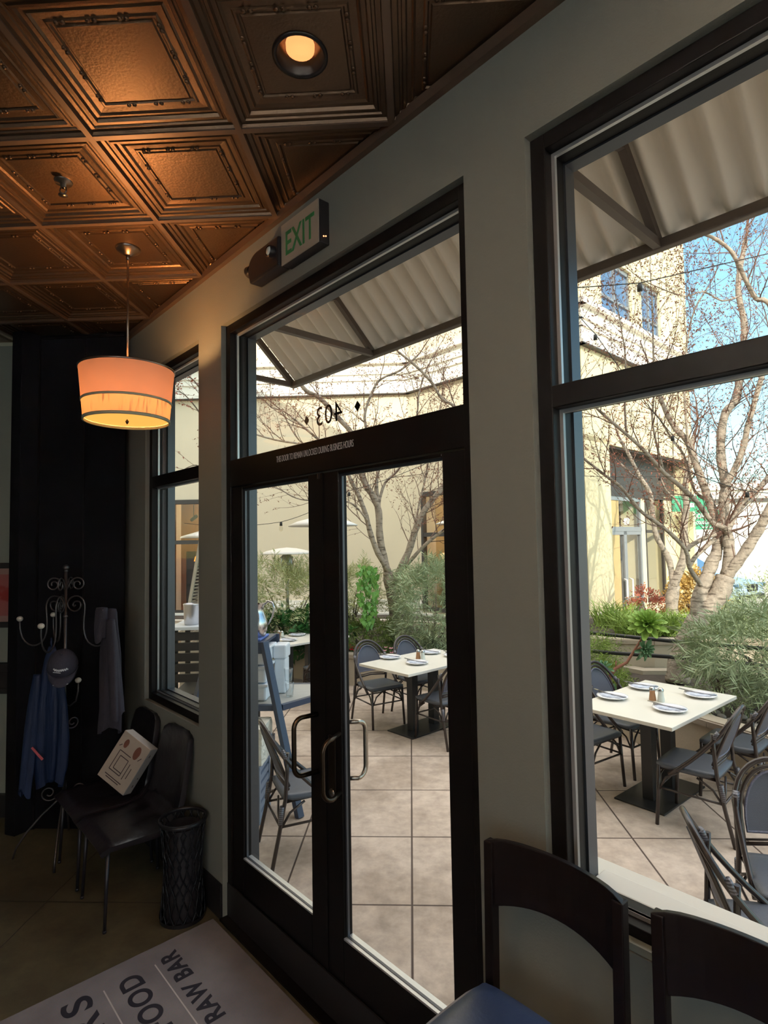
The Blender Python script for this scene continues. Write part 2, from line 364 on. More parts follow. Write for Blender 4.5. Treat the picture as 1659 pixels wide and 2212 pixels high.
        if bevel:
            b = o.modifiers.new('bevel', 'BEVEL'); b.width = bevel; b.segments = 2; b.limit_method = 'ANGLE'; b.angle_limit = .6
        if subsurf:
            b = o.modifiers.new('sub', 'SUBSURF'); b.levels = subsurf; b.render_levels = subsurf
        return o

def tag(o, label=None, cat=None, group=None, kind=None):
    if label: o['label'] = label
    if cat: o['category'] = cat
    if group: o['group'] = group
    if kind: o['kind'] = kind
    return o
def thing(name, label, cat, loc=(0, 0, 0), rz=0., group=None, M4=None):
    o = bpy.data.objects.new(name, None); COL.objects.link(o); o.empty_display_size = .1
    if M4 is not None: o.matrix_world = M4
    else: o.location = loc; o.rotation_euler = (0, 0, rz)
    return tag(o, label, cat, group)
def struct(o, label=None):
    o['kind'] = 'structure'
    if label: o['label'] = label
    return o
def dup(root, loc=None, rz=None, label=None, group=None, scale=None):
    r = root.copy(); COL.objects.link(r)
    for k in root.children:
        c = k.copy(); COL.objects.link(c); c.parent = r
        for g in k.children:
            d = g.copy(); COL.objects.link(d); d.parent = c
    if loc is not None: r.location = loc
    if rz is not None: r.rotation_euler = (0, 0, rz)
    if label: r['label'] = label
    if group: r['group'] = group
    if scale: r.scale = (scale,) * 3
    return r
def text(body, size, name, m, parent=None, M4=None, ext=.001, align='LEFT', sx=1., spacing=1., bold=0.):
    cu = bpy.data.curves.new(name, 'FONT'); cu.body = body; cu.size = size; cu.extrude = ext; cu.align_x = align; cu.space_character = spacing; cu.offset = bold
    tmp = bpy.data.objects.new('tmp', cu); COL.objects.link(tmp)
    dg = bpy.context.evaluated_depsgraph_get(); me = bpy.data.meshes.new_from_object(tmp.evaluated_get(dg))
    bpy.data.objects.remove(tmp); me.name = name
    if sx != 1.:
        for v in me.vertices: v.co.x *= sx
    me.materials.clear(); me.materials.append(M[m])
    o = bpy.data.objects.new(name, me); COL.objects.link(o)
    if M4 is not None: o.matrix_world = M4
    if parent is not None: o.parent = parent
    return o

# frame of the glazed wall: x runs to the right along it (x = -s), y points outdoors, origin on its inner face
WM = Matrix(((S2, S2, 0, 1.0976), (-S2, S2, 0, 1.0976), (0, 0, 1, 0), (0, 0, 0, 1)))
def W(s, n, z=0.): return WM @ Vector((-s, n, z))
# frame of the opposite shop wall (parallel to it), t runs right from the inner corner, y goes into the building
BM = Matrix(((S2, S2, 0, 0), (-S2, S2, 0, 14.5), (0, 0, 1, 0), (0, 0, 0, 1)))
# frame of the receding wall beyond the corner, t runs away from the corner, +y points into the building
CM = Matrix(((S2, -S2, 0, 3.364), (S2, S2, 0, 11.136), (0, 0, 1, 0), (0, 0, 0, 1)))
CEIL = 3.758

SKY, SUNE, DLE, WDE, EXPO = 0.25, 3.0, 36, 22, 0.62
PLE = 760
ZENITH_FILL = 2.1

# ------------------------------------------------------------------ the room shell
# interior floor
fl = MB(); fl.add([(-6, -4.6, 0), (6.8, -4.6, 0), (-6.9 + 0, 9.1, 0), (-6.9, -4.6, 0)], [(0, 1, 2)])
fl.build('floor', 'int_floor'); struct(bpy.data.objects['floor'], 'olive brown polished concrete floor indoors')

# glazed wall with three openings; its masonry goes on up outside as the building's upper storey
SL, SR, ZT, TH = 11.5, -8.2, 3.39, .2
def wallbox(mb, s0, s1, z0, z1, n0=0., n1=TH): mb.box((-s0, n0, z0), (-s1, n1, z1))
w = MB()
openings = [(4.31, 3.405, .99), (3.10, 1.253, 0.), (1.0, -1.35, .99)]
edges = [SL] + [e for o in openings for e in o[:2]] + [SR]
for i in range(0, len(edges), 2): wallbox(w, edges[i], edges[i + 1], 0, ZT)
for a, b, z in openings:
    if z > 0: wallbox(w, a, b, 0, z)
wallbox(w, SL, SR, ZT, 4.6)
wallbox(w, SL, -4.53, 4.6, 10.2)
w.build('wall_front', 'paint', M4=WM); struct(bpy.data.objects['wall_front'], 'sage grey plaster wall around the glazed doors and windows')
# exterior skin so that the outdoors sees stucco, not the indoor paint
w = MB()
for i in range(0, len(edges), 2): wallbox(w, edges[i], edges[i + 1], 0, ZT, TH, TH + .02)
for a, b, z in openings:
    if z > 0: wallbox(w, a, b, 0, z, TH, TH + .02)
wallbox(w, SL, SR, ZT, 4.6, TH, TH + .02); wallbox(w, SL, -4.53, 4.6, 10.2, TH, TH + .02)
w.build('wall_exterior', 'stucco', M4=WM); struct(bpy.data.objects['wall_exterior'])

# other walls of the room
def q(name, mname, boxes, label=None):
    mb = MB()
    for a, b in boxes: mb.box(a, b)
    o = mb.build(name, mname); struct(o, label); return o
q('wall_back', 'pale_wall', [((-6.9, 4.5, 0), (-2.35, 4.7, CEIL))], 'pale sage wall behind the coat stand')
q('wall_left', 'pale_wall', [((-6.9, -4.6, 0), (-6.7, 4.7, CEIL))])
# unseen wall behind the camera, its window openings added to let light in
q('wall_rear', 'pale_wall', [((-6.9, -4.8, 0), (-2.6, -4.6, CEIL)), ((-2.6, -4.8, 0), (4.2, -4.6, .8)), ((-2.6, -4.8, 3.3), (4.2, -4.6, CEIL)), ((.7, -4.8, .8), (.9, -4.6, 3.3)), ((4.2, -4.8, 0), (6.9, -4.6, CEIL))])
# black chair rail and skirting of the back wall
mb = MB(); mb.box((-6.7, 4.455, .955), (-2.93, 4.5, 1.19)); mb.box((-6.7, 4.435, 1.13), (-2.93, 4.5, 1.19)); mb.box((-6.7, 4.44, .955), (-2.93, 4.5, 1.0))
struct(mb.build('trim_1', 'baseb', bevel=.006), 'wide black chair rail on the pale back wall')
mb = MB(); mb.box((-6.7, 4.46, 0), (-2.93, 4.5, .17)); struct(mb.build('baseboard_back', 'baseb'))
mb = MB()
for i in range(0, len(edges), 2):
    a, b = edges[i], edges[i + 1]; a = min(a, 4.74); b = max(b, -3)
    if a > b: mb.box((-a, -.014, 0), (-b, 0, .19))
mb.box((-4.31, -.014, 0), (-3.405, 0, .19)); mb.box((-1.0, -.014, 0), (1.35, 0, .19))
struct(mb.build('baseboard_front', 'baseb', M4=WM, bevel=.003), 'black skirting along the foot of the sage wall')

# boxed black column in the corner
mb = MB(); mb.prism([(-2.925, 4.17), (-2.857, 4.29), (-2.175, 4.29), (-2.30, 4.55), (-3.05, 4.56), (-3.02, 4.2)], 0, CEIL - .004)
struct(mb.build('wall_column', 'black_wood', bevel=.004), 'near black boxed column in the corner behind the coat stand')
mb = MB(); mb.bar((-2.857, 4.287, 0), (-2.857, 4.287, CEIL - .03), .014); mb.bar((-2.5, 4.287, 0), (-2.5, 4.287, CEIL - .03), .006)
mb.bar((-2.857, 4.283, CEIL - .03), (-2.185, 4.283, CEIL - .03), .012)
struct(mb.build('trim_2', 'frame'))

# pressed tin ceiling: every tile a stepped coffer, seams between
GX, GY, T = -1.2642, 1.5878, .61
prof = [(.0, 0), (.014, 0), (.018, .020), (.034, .022), (.038, .034), (.046, .034), (.050, .026), (.060, .026), (.066, .046), (.080, .048), (.086, .040), (.094, .052), (.118, .056), (.124, .048), (.131, .048), (.136, .060), (.142, .060), (.147, .050), (.305, .050)]
LIGHT_TILES = {(1, 0), (-4, -3), (4, -7), (-1, -7)}
prof = [(a, b * .55) for a, b in prof]
cm = MB(); grid = MB(); beads = MB()
def inside(x, y): return (x + y) < 2.195 + .9 and x < 6.9 and y < 4.9
i0 = int((-6.9 - GX) / T) - 1; j0 = int((-4.8 - GY) / T) - 1
for i in range(i0, 14):
    for j in range(j0, 6):
        cx = GX + T * (i + .5); cy = GY + T * (j + .5)
        if not (inside(cx, cy) and cx > -7.1 and cy > -5): continue
        near = (-3.2 < cx < 1.6 and .4 < cy < 5)
        pr = prof if near else [prof[0], prof[1], prof[2], prof[8], prof[12], prof[17], prof[18]]
        rings = []
        o = len(cm.v)
        for d, z in pr:
            h = T / 2 - d
            cm.v += [(cx - h, cy - h, CEIL + z), (cx + h, cy - h, CEIL + z), (cx + h, cy + h, CEIL + z), (cx - h, cy + h, CEIL + z)] if h > 1e-4 else [(cx, cy, CEIL + z)] * 4
        hole = (i, j) in LIGHT_TILES
        if hole:
            h = T / 2 - pr[-2][0]; ro = len(cm.v); NH = 32; rh = .088
            for k in range(NH):
                a = 2 * PI * k / NH + PI / 4 * 0; ca, sa = math.cos(a), math.sin(a); m_ = h / max(abs(ca), abs(sa))
                cm.v += [(cx + ca * m_, cy + sa * m_, CEIL + pr[-1][1]), (cx + ca * rh, cy + sa * rh, CEIL + pr[-1][1])]
            for k in range(NH):
                a = ro + 2 * k; b = ro + 2 * ((k + 1) % NH); cm.f.append((a, b, b + 1, a + 1)); cm.m.append(0); cm.sm.append(False)
        for r_ in range(len(pr) - (2 if hole else 1)):
            for k in range(4):
                a = o + r_ * 4 + k; b = o + r_ * 4 + (k + 1) % 4
                if r_ == len(pr) - 2: cm.f.append((a, b, b + 4) if k % 1 == 0 else ()); cm.m.append(0); cm.sm.append(False)
                else: cm.f.append((a, b, b + 4, a + 4)); cm.m.append(0); cm.sm.append(False)
        if near:   # the embossed ribbon of the inner border
            for side in range(4):
                for k in range(15):
                    u = -.147 + .021 * k; d = T / 2 - .127
                    x, y = ((u, -d), (d, u), (-u, d), (-d, -u))[side]
                    if k % 5 in (0, 1): beads.ball((cx + x, cy + y, CEIL + .0255), .0072, 6, 4, (1.25, 1.25, .7))
def clipwall(o, off):
    bm = bmesh.new(); bm.from_mesh(o.data)
    bmesh.ops.bisect_plane(bm, geom=bm.verts[:] + bm.edges[:] + bm.faces[:], plane_co=(1.0976 + off, 1.0976 + off, 0), plane_no=(1, 1, 0), clear_outer=True)
    bmesh.ops.bisect_plane(bm, geom=bm.verts[:] + bm.edges[:] + bm.faces[:], plane_co=(0, 4.5, 0), plane_no=(0, 1, 0), clear_outer=True)
    bm.to_mesh(o.data); bm.free()
ce = cm.build('ceiling', 'copper'); clipwall(ce, -.004); struct(ce, 'bronze pressed tin ceiling of stepped square coffers')
be = beads.build('ceiling_beading', 'copper', parent=ce); clipwall(be, -.004)
for i in range(i0, 15): grid.box((GX + T * i - .0125, -4.6, CEIL - .006), (GX + T * i + .0125, 4.5, CEIL + .004))
for j in range(j0, 7): grid.box((-6.7, GY + T * j - .0125, CEIL - .0055), (6.7, GY + T * j + .0125, CEIL + .004))
g = grid.build('ceiling_seams', 'tbar', parent=ce); clipwall(g, -.004)
mb = MB(); mb.box((-SL, -.028, CEIL - .022), (-SR, 0, CEIL + .02)); o = mb.build('trim_3', 'tbar', M4=WM); struct(o, 'bronze edge strip between the ceiling and the sage wall')
mb = MB(); mb.add([(-6.95, -4.85, 3.95), (6.95, -4.85, 3.95), (-7, 9.3, 3.95), (-6.95, -4.85, 4.05), (6.95, -4.85, 4.05), (-7, 9.3, 4.05)], [(0, 2, 1), (3, 4, 5), (0, 1, 4, 3), (1, 2, 5, 4), (2, 0, 3, 5)]); struct(mb.build('ceiling_slab', 'pale_wall'))  # unseen slab added over the tiles to keep the room dark

# ------------------------------------------------------------------ windows and doors
def bars(mb, s0, s1, z0, z1, wdt, n0, n1, bottom=True):
    """rectangular ring seen from indoors: left s0 > right s1"""
    wallbox(mb, s0, s0 - wdt, z0, z1, n0, n1); wallbox(mb, s1 + wdt, s1, z0, z1, n0, n1)
    wallbox(mb, s0 - wdt, s1 + wdt, z1 - wdt, z1, n0, n1)
    if bottom: wallbox(mb, s0 - wdt, s1 + wdt, z0, z0 + wdt, n0, n1)
def window(idx, s0, s1, z0, z1, zm0, zm1, label, mulls=()):
    mb = MB(); bars(mb, s0, s1, z0, z1, .052, .03, .145)
    wallbox(mb, s0 - .05, s1 + .05, zm0, zm1, .03, .145)
    for sm in mulls: wallbox(mb, sm + .03, sm - .03, z0, z1, .031, .144)
    fr = mb.build('window_%d' % idx, 'frame', M4=WM, bevel=.003); struct(fr, label)
    mb = MB(); bars(mb, s0 - .052, s1 + .052, z0 + .052, z1 - .052, .012, .07, .082)
    bars(mb, s0 - .052, s1 + .052, z0 + .052, zm0, .012, .0705, .0815)
    o = mb.build('window_bead', 'bead', parent=fr)
    mb = MB(); bars(mb, s0 - .0, s1 + .0, z0, z1, .058, .145, .20, bottom=(idx == 1))
    mb.build('window_outer_return', 'frame_in', parent=fr)
    for a, b in ((z0 + .05, zm0), (zm1, z1 - .05)):
        e = [s0 - .05] + list(mulls) + [s1 + .05]
        for k in range(len(e) - 1):
            mb = MB(); wallbox(mb, e[k], e[k + 1], a, b, .092, .098); mb.build('window_pane', 'glass', parent=fr)
    return fr
window(1, 4.31, 3.405, .99, ZT, 2.525, 2.605, 'tall narrow dark framed window behind the black leather chairs')
w3 = window(2, 1.0, -1.35, .99, ZT, 2.505, 2.575, 'large dark framed window beside the glazed doors', mulls=(-.35,))
# pale stone sill outside the big window and thin pale drywall edges
mb = MB(); wallbox(mb, .942, -1.29, .985, 1.040, .146, .24); wallbox(mb, 1.06, -1.4, .93, 1.018, .221, .33); wallbox(mb, 1.03, -1.37, .90, .935, .221, .29)
o = mb.build('window_sill', 'cream_trim', parent=w3, bevel=.006)
mb = MB(); wallbox(mb, 1.0, -1.35, .992, 1.012, .004, .03); mb.build('window_stool', 'pale_wall', parent=w3)
# door frame and transom
mb = MB(); bars(mb, 3.10, 1.253, 0, ZT, .052, .03, .145, bottom=False)
wallbox(mb, 3.05, 1.30, 2.43, 2.585, .03, .145)
d1 = mb.build('door_1', 'frame', M4=WM, bevel=.003); struct(d1, 'dark bronze double door frame with a transom light above')
mb = MB(); bars(mb, 3.048, 1.305, 2.585, ZT - .052, .012, .07, .082); mb.build('transom_bead', 'bead', parent=d1)
mb = MB(); bars(mb, 3.10, 1.253, 0, ZT, .058, .145, .2, bottom=False); mb.build('door_outer_return', 'frame_in', parent=d1)
mb = MB(); wallbox(mb, 3.05, 1.30, 2.58, ZT - .05, .092, .098); mb.build('transom_pane', 'glass', parent=d1)
mb = MB(); wallbox(mb, 3.1, 1.253, 0, .012, -.02, .3); mb.build('threshold', 'frame', parent=d1)
mb = MB(); wallbox(mb, 3.1, 1.253, 0, .19, .028, .036); mb.build('kick_rail', 'baseb', parent=d1)
tm = Matrix.Translation((0, 0, 0))
def TW(s, n, z, flip=False):
    """text frame standing on the glazed wall: readable from indoors, or from outdoors when flip"""
    if not flip: R = Matrix(((1, 0, 0, -s), (0, 0, -1, n), (0, 1, 0, z), (0, 0, 0, 1)))
    else: R = Matrix(((-1, 0, 0, -s), (0, 0, 1, n), (0, 1, 0, z), (0, 0, 0, 1)))
    return R
# leaves
for (a, b, lab) in ((3.048, 2.170, 'left'), (2.164, 1.305, 'right')):
    mb = MB()
    st = .115
    wallbox(mb, a, a - st, .012, 2.425, .04, .09); wallbox(mb, b + st, b, .012, 2.425, .04, .09)
    wallbox(mb, a - st, b + st, 2.41, 2.425, .04, .09); wallbox(mb, a - st, b + st, .012, .375, .04, .09)
    lf = mb.build('door_2' if lab == 'left' else 'door_3', 'frame', M4=WM, bevel=.004)
    struct(lf, '%s leaf of the glazed entrance doors' % lab)
    mb = MB(); bars(mb, a - st, b + st, .375, 2.41, .010, .055, .066); mb.build('glazing_bead', 'frame_in', parent=lf)
    mb = MB(); wallbox(mb, a - st, b + st, .375, .383, .04, .09); mb.build('bottom_bead', 'bead', parent=lf)
    mb = MB(); wallbox(mb, a - st, b + st, .376, 2.41, .068, .074); mb.build('door_pane', 'glass', parent=lf)
    # outside D pull
    side = -1 if lab == 'left' else 1
    sb = (b + .05) if lab == 'left' else (a - .05)
    off = .26 if lab == 'left' else -.20
    def pull(n_):
        if lab == 'left': sm, sg, nm, ng, zt, zb, rr_ = 2.225, 2.235, .04, -.085, 1.305, 1.045, .045
        else: sm, sg, nm, ng, zt, zb, rr_ = 2.10, 2.055, .09, .185, 1.285, 1.035, .045
        up = []
        for k in range(7):
            an = k / 6 * PI / 2; sgn = 1 if ng > nm else -1
            up.append((-(sg), ng - sgn * rr_ * (1 - math.sin(an)), zt - rr_ * (1 - math.cos(an))))
        dn = [(x, y, zt + zb - z) for x, y, z in up[::-1]]
        return [(-sm, nm, zt)] + up + dn + [(-sm, nm, zb)]
        
        zt, zb = (1.135, .845) if lab == 'left' else (1.16, .87)
        P_ = [(-sb, .09, zt)]; 
        tgt = sb + off * .52
        for k in range(6):
            an = k / 5 * PI / 2; P_.append((-(tgt - (0) + 0 * k) * 1. if k == 5 else -(sb + (tgt - sb) * math.sin(an)), .09 + .07 * (1 - math.cos(an)) + .03, zt - .045 * (1 - math.cos(an))))
        mid = P_[-1]
        for k in range(6):
            an = (5 - k) / 5 * PI / 2; P_.append((-(sb + (tgt - sb) * math.sin(an)), .09 + .07 * (1 - math.cos(an)) + .03, zb + .045 * (1 - math.cos(an))))
        P_.append((-sb, .09, zb)); return P_
    mb = MB().sh(); mb.tube(pull(0), .011, 12); mb.build('door_pull', 'steel' if lab == 'right' else 'aged_pull', parent=lf)
    if lab == 'left':
        mb = MB(); wallbox(mb, b + .005, b - .012, .012, 2.425, .034, .042); mb.build('astragal', 'frame', parent=lf)
        mb = MB(); wallbox(mb, b + .025, b + .018, 2.40, 2.425, .030, .042); mb.build('flush_bolt', 'nickel', parent=lf)
    else:
        # indoor D pull with cylinder lock on the active leaf
        up_ = []
        for k in range(7):
            an = k / 6 * PI / 2; up_.append((-2.022, -.082 + .05 * (1 - math.sin(an)), 1.255 - .05 * (1 - math.cos(an))))
        P_ = [(-2.06, .04, 1.255)] + up_ + [(x, y, 2.255 - z) for x, y, z in up_[::-1]] + [(-2.06, .04, 1.0)]
        mb = MB(); mb.tube(P_, .0095, 12); mb.build('inner_pull', 'aged_pull', parent=lf)
        mb = MB(); mb.lathe([(.0, .012), (.017, .010), (.021, 0)], 16, M4=Matrix.Translation((-2.110, .035, .985)) @ Matrix.Rotation(PI / 2, 4, 'X')); mb.build('lock_cylinder', 'nickel', parent=lf)
        mb = MB(); mb.box((-2.135, .030, .955), (-2.085, .041, 1.235)); mb.build('lock_plate', 'dark_metal', parent=lf, bevel=.006)
# notice on the transom bar and the street number on the glass, seen from behind
text('THIS DOOR TO REMAIN UNLOCKED DURING BUSINESS HOURS', .046, 'door_notice_lettering', 'grey_paint', parent=d1, M4=TW(2.548, .0285, 2.516), ext=.0004, sx=.475, bold=-.0006)
num = text('403', .132, 'street_number', 'frame', parent=d1, M4=TW(2.085, .0995, 2.672, True), ext=.0006, sx=1.0, spacing=1.12)
mb = MB()
for s_ in (1.975, 2.375): mb.add([(-s_ - .022, .0995, 2.715), (-s_, .0995, 2.69), (-s_ + .022, .0995, 2.715), (-s_, .0995, 2.74)], [(0, 1, 2, 3)])
mb.build('number_diamond', 'frame', parent=d1)
# aged floor and pendants next
# ------------------------------------------------------------------ lamps of the room
def recessed(x, y, label, energy=0., col=(1, .82, .62), blend=.6, lit='bulb_on'):
    t = thing('recessed_downlight', label, 'ceiling light', (x, y, CEIL + .0275), group='recessed ceiling downlights')
    mb = MB(); mb.lathe([(.096, .002), (.096, -.005), (.086, -.006), (.080, .0), (.060, .10), (.0, .115)], 32); mb.build('trim_ring', 'recess_black', parent=t)
    mb = MB(); mb.lathe([(.0, -.008), (.03, -.003), (.049, .012), (.05, .03)], 24, c=(0, 0, .009)); mb.build('lamp_face', lit, parent=t)
    if energy:
        L = bpy.data.lights.new('downlight_lamp', 'SPOT'); L.energy = energy; L.color = col; L.spot_size = 2.2; L.spot_blend = 1.; L.shadow_soft_size = .05
        lo = bpy.data.objects.new('downlight_lamp', L); COL.objects.link(lo); lo.location = (0, 0, .03); lo.parent = t
    return t
recessed(-.349, 1.893, 'black recessed downlight glowing amber in the tin ceiling', 10)
def pendant(x, y, label, en, lcol=(1., .52, .20), up='shade_rose', lowm='shade_cork', group=None):
    t = thing('drum_pendant_lamp', label, 'pendant lamp', (x, y, CEIL + .0275), group=group)
    mb = MB(); mb.lathe([(.0, -.040), (.020, -.040), (.030, -.028), (.062, -.014), (.066, -.004), (.066, 0)], 28); mb.build('ceiling_canopy', 'nickel', parent=t)
    mb = MB(); mb.tube([(0, 0, -.03), (0, 0, -.735)], .006, 10); mb.tube([(0, 0, -.035), (0, 0, -.07)], .010, 10); mb.build('stem', 'nickel', parent=t)
    zt, zs, zb = 3.083 - CEIL - .0275, 2.900 - CEIL - .0275, 2.795 - CEIL - .0275
    def rr(z): return .222 + (.248 - .222) * (z - zb) / (zt - zb)
    sh = MB(); sh.lathe([(rr(zs), zs), (rr(zt), zt)], 64); s1 = sh.build('lamp_shade', up, parent=t); s1['label'] = 'rose parchment upper band'
    sh = MB(); sh.lathe([(rr(zb), zb), (rr(zs), zs)], 64); s2 = sh.build('shade_lower_band', lowm, parent=t); s2['label'] = 'flecked amber lower band'
    for z, nm, hh in ((zt, 'top_ring', .005), (zs, 'middle_ring', .006), (zb + .004, 'bottom_ring', .008)):
        mb = MB(); mb.lathe([(rr(z) - .004, z - hh), (rr(z) + .004, z - hh), (rr(z) + .004, z + hh), (rr(z) - .004, z + hh), (rr(z) - .004, z - hh)], 64); mb.build(nm, 'lamp_metal' if nm != 'top_ring' else 'nickel', parent=t)
    mb = MB(); mb.lathe([(0, zb + .012), (rr(zb) - .006, zb + .012)], 48); mb.build('diffuser', 'diffuser', parent=t)
    mb = MB(); mb.lathe([(.0, -.022), (.006, -.014), (.010, -.004), (.004, .004), (0, .012)], 14, c=(0, 0, zb + .004)); mb.build('finial', 'dark_metal', parent=t)
    for k in range(3):
        a = k * 2 * PI / 3 + .3; mb = MB(); mb.tube([(0, 0, zt - .02), (rr(zt) * math.cos(a), rr(zt) * math.sin(a), zt - .004)], .003, 6); mb.build('spider_arm', 'nickel', parent=t)
    L = bpy.data.lights.new('pendant_bulb', 'POINT'); L.energy = en; L.color = lcol; L.shadow_soft_size = .05
    lo = bpy.data.objects.new('pendant_bulb', L); COL.objects.link(lo); lo.location = (0, 0, zs + .03); lo.parent = t
    return t
pendant(GX - T / 2, GY + T * 2.5, 'drum pendant lamp with rose and amber shade hanging over the black chairs', 20)
for x_, y_ in ((GX + T * 3.5, GY - T * 3.5), (GX - T * .5, GY - T * 3.5)): pendant(x_, y_, 'matching drum pendant further back in the room', PLE, (1., .97, .90), 'shade_white', 'shade_white', 'matching drum pendants further back')  # added pendants, out of view, whose white bulbs brighten the upper wall
# ceiling sprinkler
t = thing('sprinkler_head', 'small bronze sprinkler head in the tile before the pendant', 'sprinkler', (GX - T / 2, GY + T * 1.5, CEIL + .0275))
mb = MB(); mb.lathe([(.040, 0), (.036, -.008), (.014, -.012), (.012, -.03), (.006, -.032)], 20); mb.build('escutcheon', 'nickel', parent=t)
mb = MB(); mb.tube([(.012, 0, -.028), (.016, 0, -.045), (.004, 0, -.062)], .003, 6); mb.tube([(-.012, 0, -.028), (-.016, 0, -.045), (-.004, 0, -.062)], .003, 6)
mb.lathe([(0, -.062), (.020, -.064), (.020, -.067), (0, -.068)], 14); mb.build('deflector', 'nickel', parent=t)

# exit sign and emergency lamp on the sage wall
t = thing('exit_sign', 'brushed exit sign with dim green letters above the doors', 'sign', M4=WM @ Matrix.Translation((-2.19, 0, 3.55)))
mb = MB(); mb.box((-.155, -.055, -.10), (.155, 0, .10)); mb.build('sign_housing', 'black_plastic', parent=t, bevel=.004)
mb = MB(); mb.box((-.155, -.060, -.10), (.150, -.055, .10)); mb.build('sign_face', 'exit_plate', parent=t)
R = Matrix(((1, 0, 0, 0), (0, 0, -1, -.0605), (0, 1, 0, -.062), (0, 0, 0, 1)))
x = text('EXIT', .165, 'exit_lettering', 'exit_green', parent=t, M4=R, ext=.0008, align='CENTER', sx=.72, bold=.002)
x.matrix_local = R
for k in (0, 1):
    mb = MB(); mb.ball((.156, -.022 - .012 * k, -.065 - .004 * k), .0035, 8, 5); mb.build('indicator_light', 'led', parent=t)
t = thing('emergency_light', 'black emergency light with one round lamp beside the exit sign', 'emergency light', M4=WM @ Matrix.Translation((-2.50, 0, 3.53)))
mb = MB()
pts = []
for k in range(9):
    a = PI / 2 * k / 8; pts.append((-.155 + .10 * (1 - math.sin(a)) - .0, .085 * math.cos(a) - .085 + .085))
poly = [(.15, -.075), (.15, .075)] + [(-.06 - .09 * math.sin(a_ * PI / 16), .075 - .075 * (1 - math.cos(a_ * PI / 16)) - 0) for a_ in range(0, 9)] + [(-.15, -.02), (-.13, -.075)]
n_ = len(poly); vs = [(x_, -.075, z_) for x_, z_ in poly] + [(x_, 0, z_) for x_, z_ in poly]
mb.add(vs, [tuple(range(n_)), tuple(range(2 * n_ - 1, n_ - 1, -1))] + [((i + 1) % n_, i, n_ + i, n_ + (i + 1) % n_) for i in range(n_)])
mb.build('lamp_housing', 'black_plastic', parent=t, bevel=.01)
mb = MB(); mb.lathe([(.030, 0), (.030, .022), (.024, .028)], 20, M4=Matrix.Translation((.10, -.075, .005)) @ Matrix.Rotation(PI / 2, 4, 'X')); mb.build('lamp_bezel', 'black_plastic', parent=t)
mb = MB(); mb.lathe([(0, .030), (.018, .028), (.024, .020)], 20, M4=Matrix.Translation((.10, -.075, .005)) @ Matrix.Rotation(PI / 2, 4, 'X')); mb.build('lamp_lens', 'bulb_lens', parent=t)
mb = MB(); mb.lathe([(.028, 0), (.032, .03), (.0, .034)], 18, M4=Matrix.Translation((-.145, -.05, .01)) @ Matrix.Rotation(-PI / 2, 4, 'Y')); mb.build('side_lamp', 'black_plastic', parent=t)

# ------------------------------------------------------------------ entrance mat
t = thing('entrance_mat', 'grey entrance mat with dark navy lettering inside the doors', 'mat', M4=WM @ Matrix.Translation((-2.2, -.65, 0)))
mb = MB(); mb.box((-.935, -.63, .0), (.92, .61, .009)); mb.build('mat_pile', 'mat', parent=t, bevel=.004)
def mtext(body, s_right, n_base, size, nm='mat_lettering', sx=1., sp=1.12):
    # reads for someone coming in: runs along +s, tops away from the door
    Mx = Matrix(((-1, 0, 0, -s_right + 2.2), (0, -1, 0, n_base + .65), (0, 0, 1, .0098), (0, 0, 0, 1)))
    o = text(body, size, nm, 'matlet', parent=t, ext=.0004, align='RIGHT', spacing=sp, bold=.0035, sx=sx); o.matrix_local = Mx
mtext('RAW BAR', 3.035, -.300, .118)
mtext('SEAFOOD', 3.01, -.495, .142)
mtext('OYSTERS', 3.035, -.715, .172, sx=1.32, sp=1.32)
mb = MB()
for n_ in (-.415, -.655): mb.box((-.80, n_ + .65 - .003, .009), (.80, n_ + .65 + .003, .0097))
mb.build('divider_line', 'mat_line', parent=t)

# ------------------------------------------------------------------ framed print on the back wall
t = thing('framed_print', 'rose and red abstract print on the pale wall by the column', 'picture', (-3.62, 4.498, 1.725))
mb = MB(); mb.box((-.49, -.012, -.215), (.485, 0, .215)); mb.build('print_sheet', mat('rose_mount', (.33, .20, .17), .7), parent=t)
mb = MB(); mb.box((-.49, -.014, -.165), (.485, -.011, .165)); mb.build('print_image', 'print', parent=t)
for z in (.235, -.235):
    mb = MB(); mb.box((-.51, -.03, z - .022), (.485, 0, z + .022)); mb.build('frame_rail', 'black_plastic', parent=t, bevel=.003)

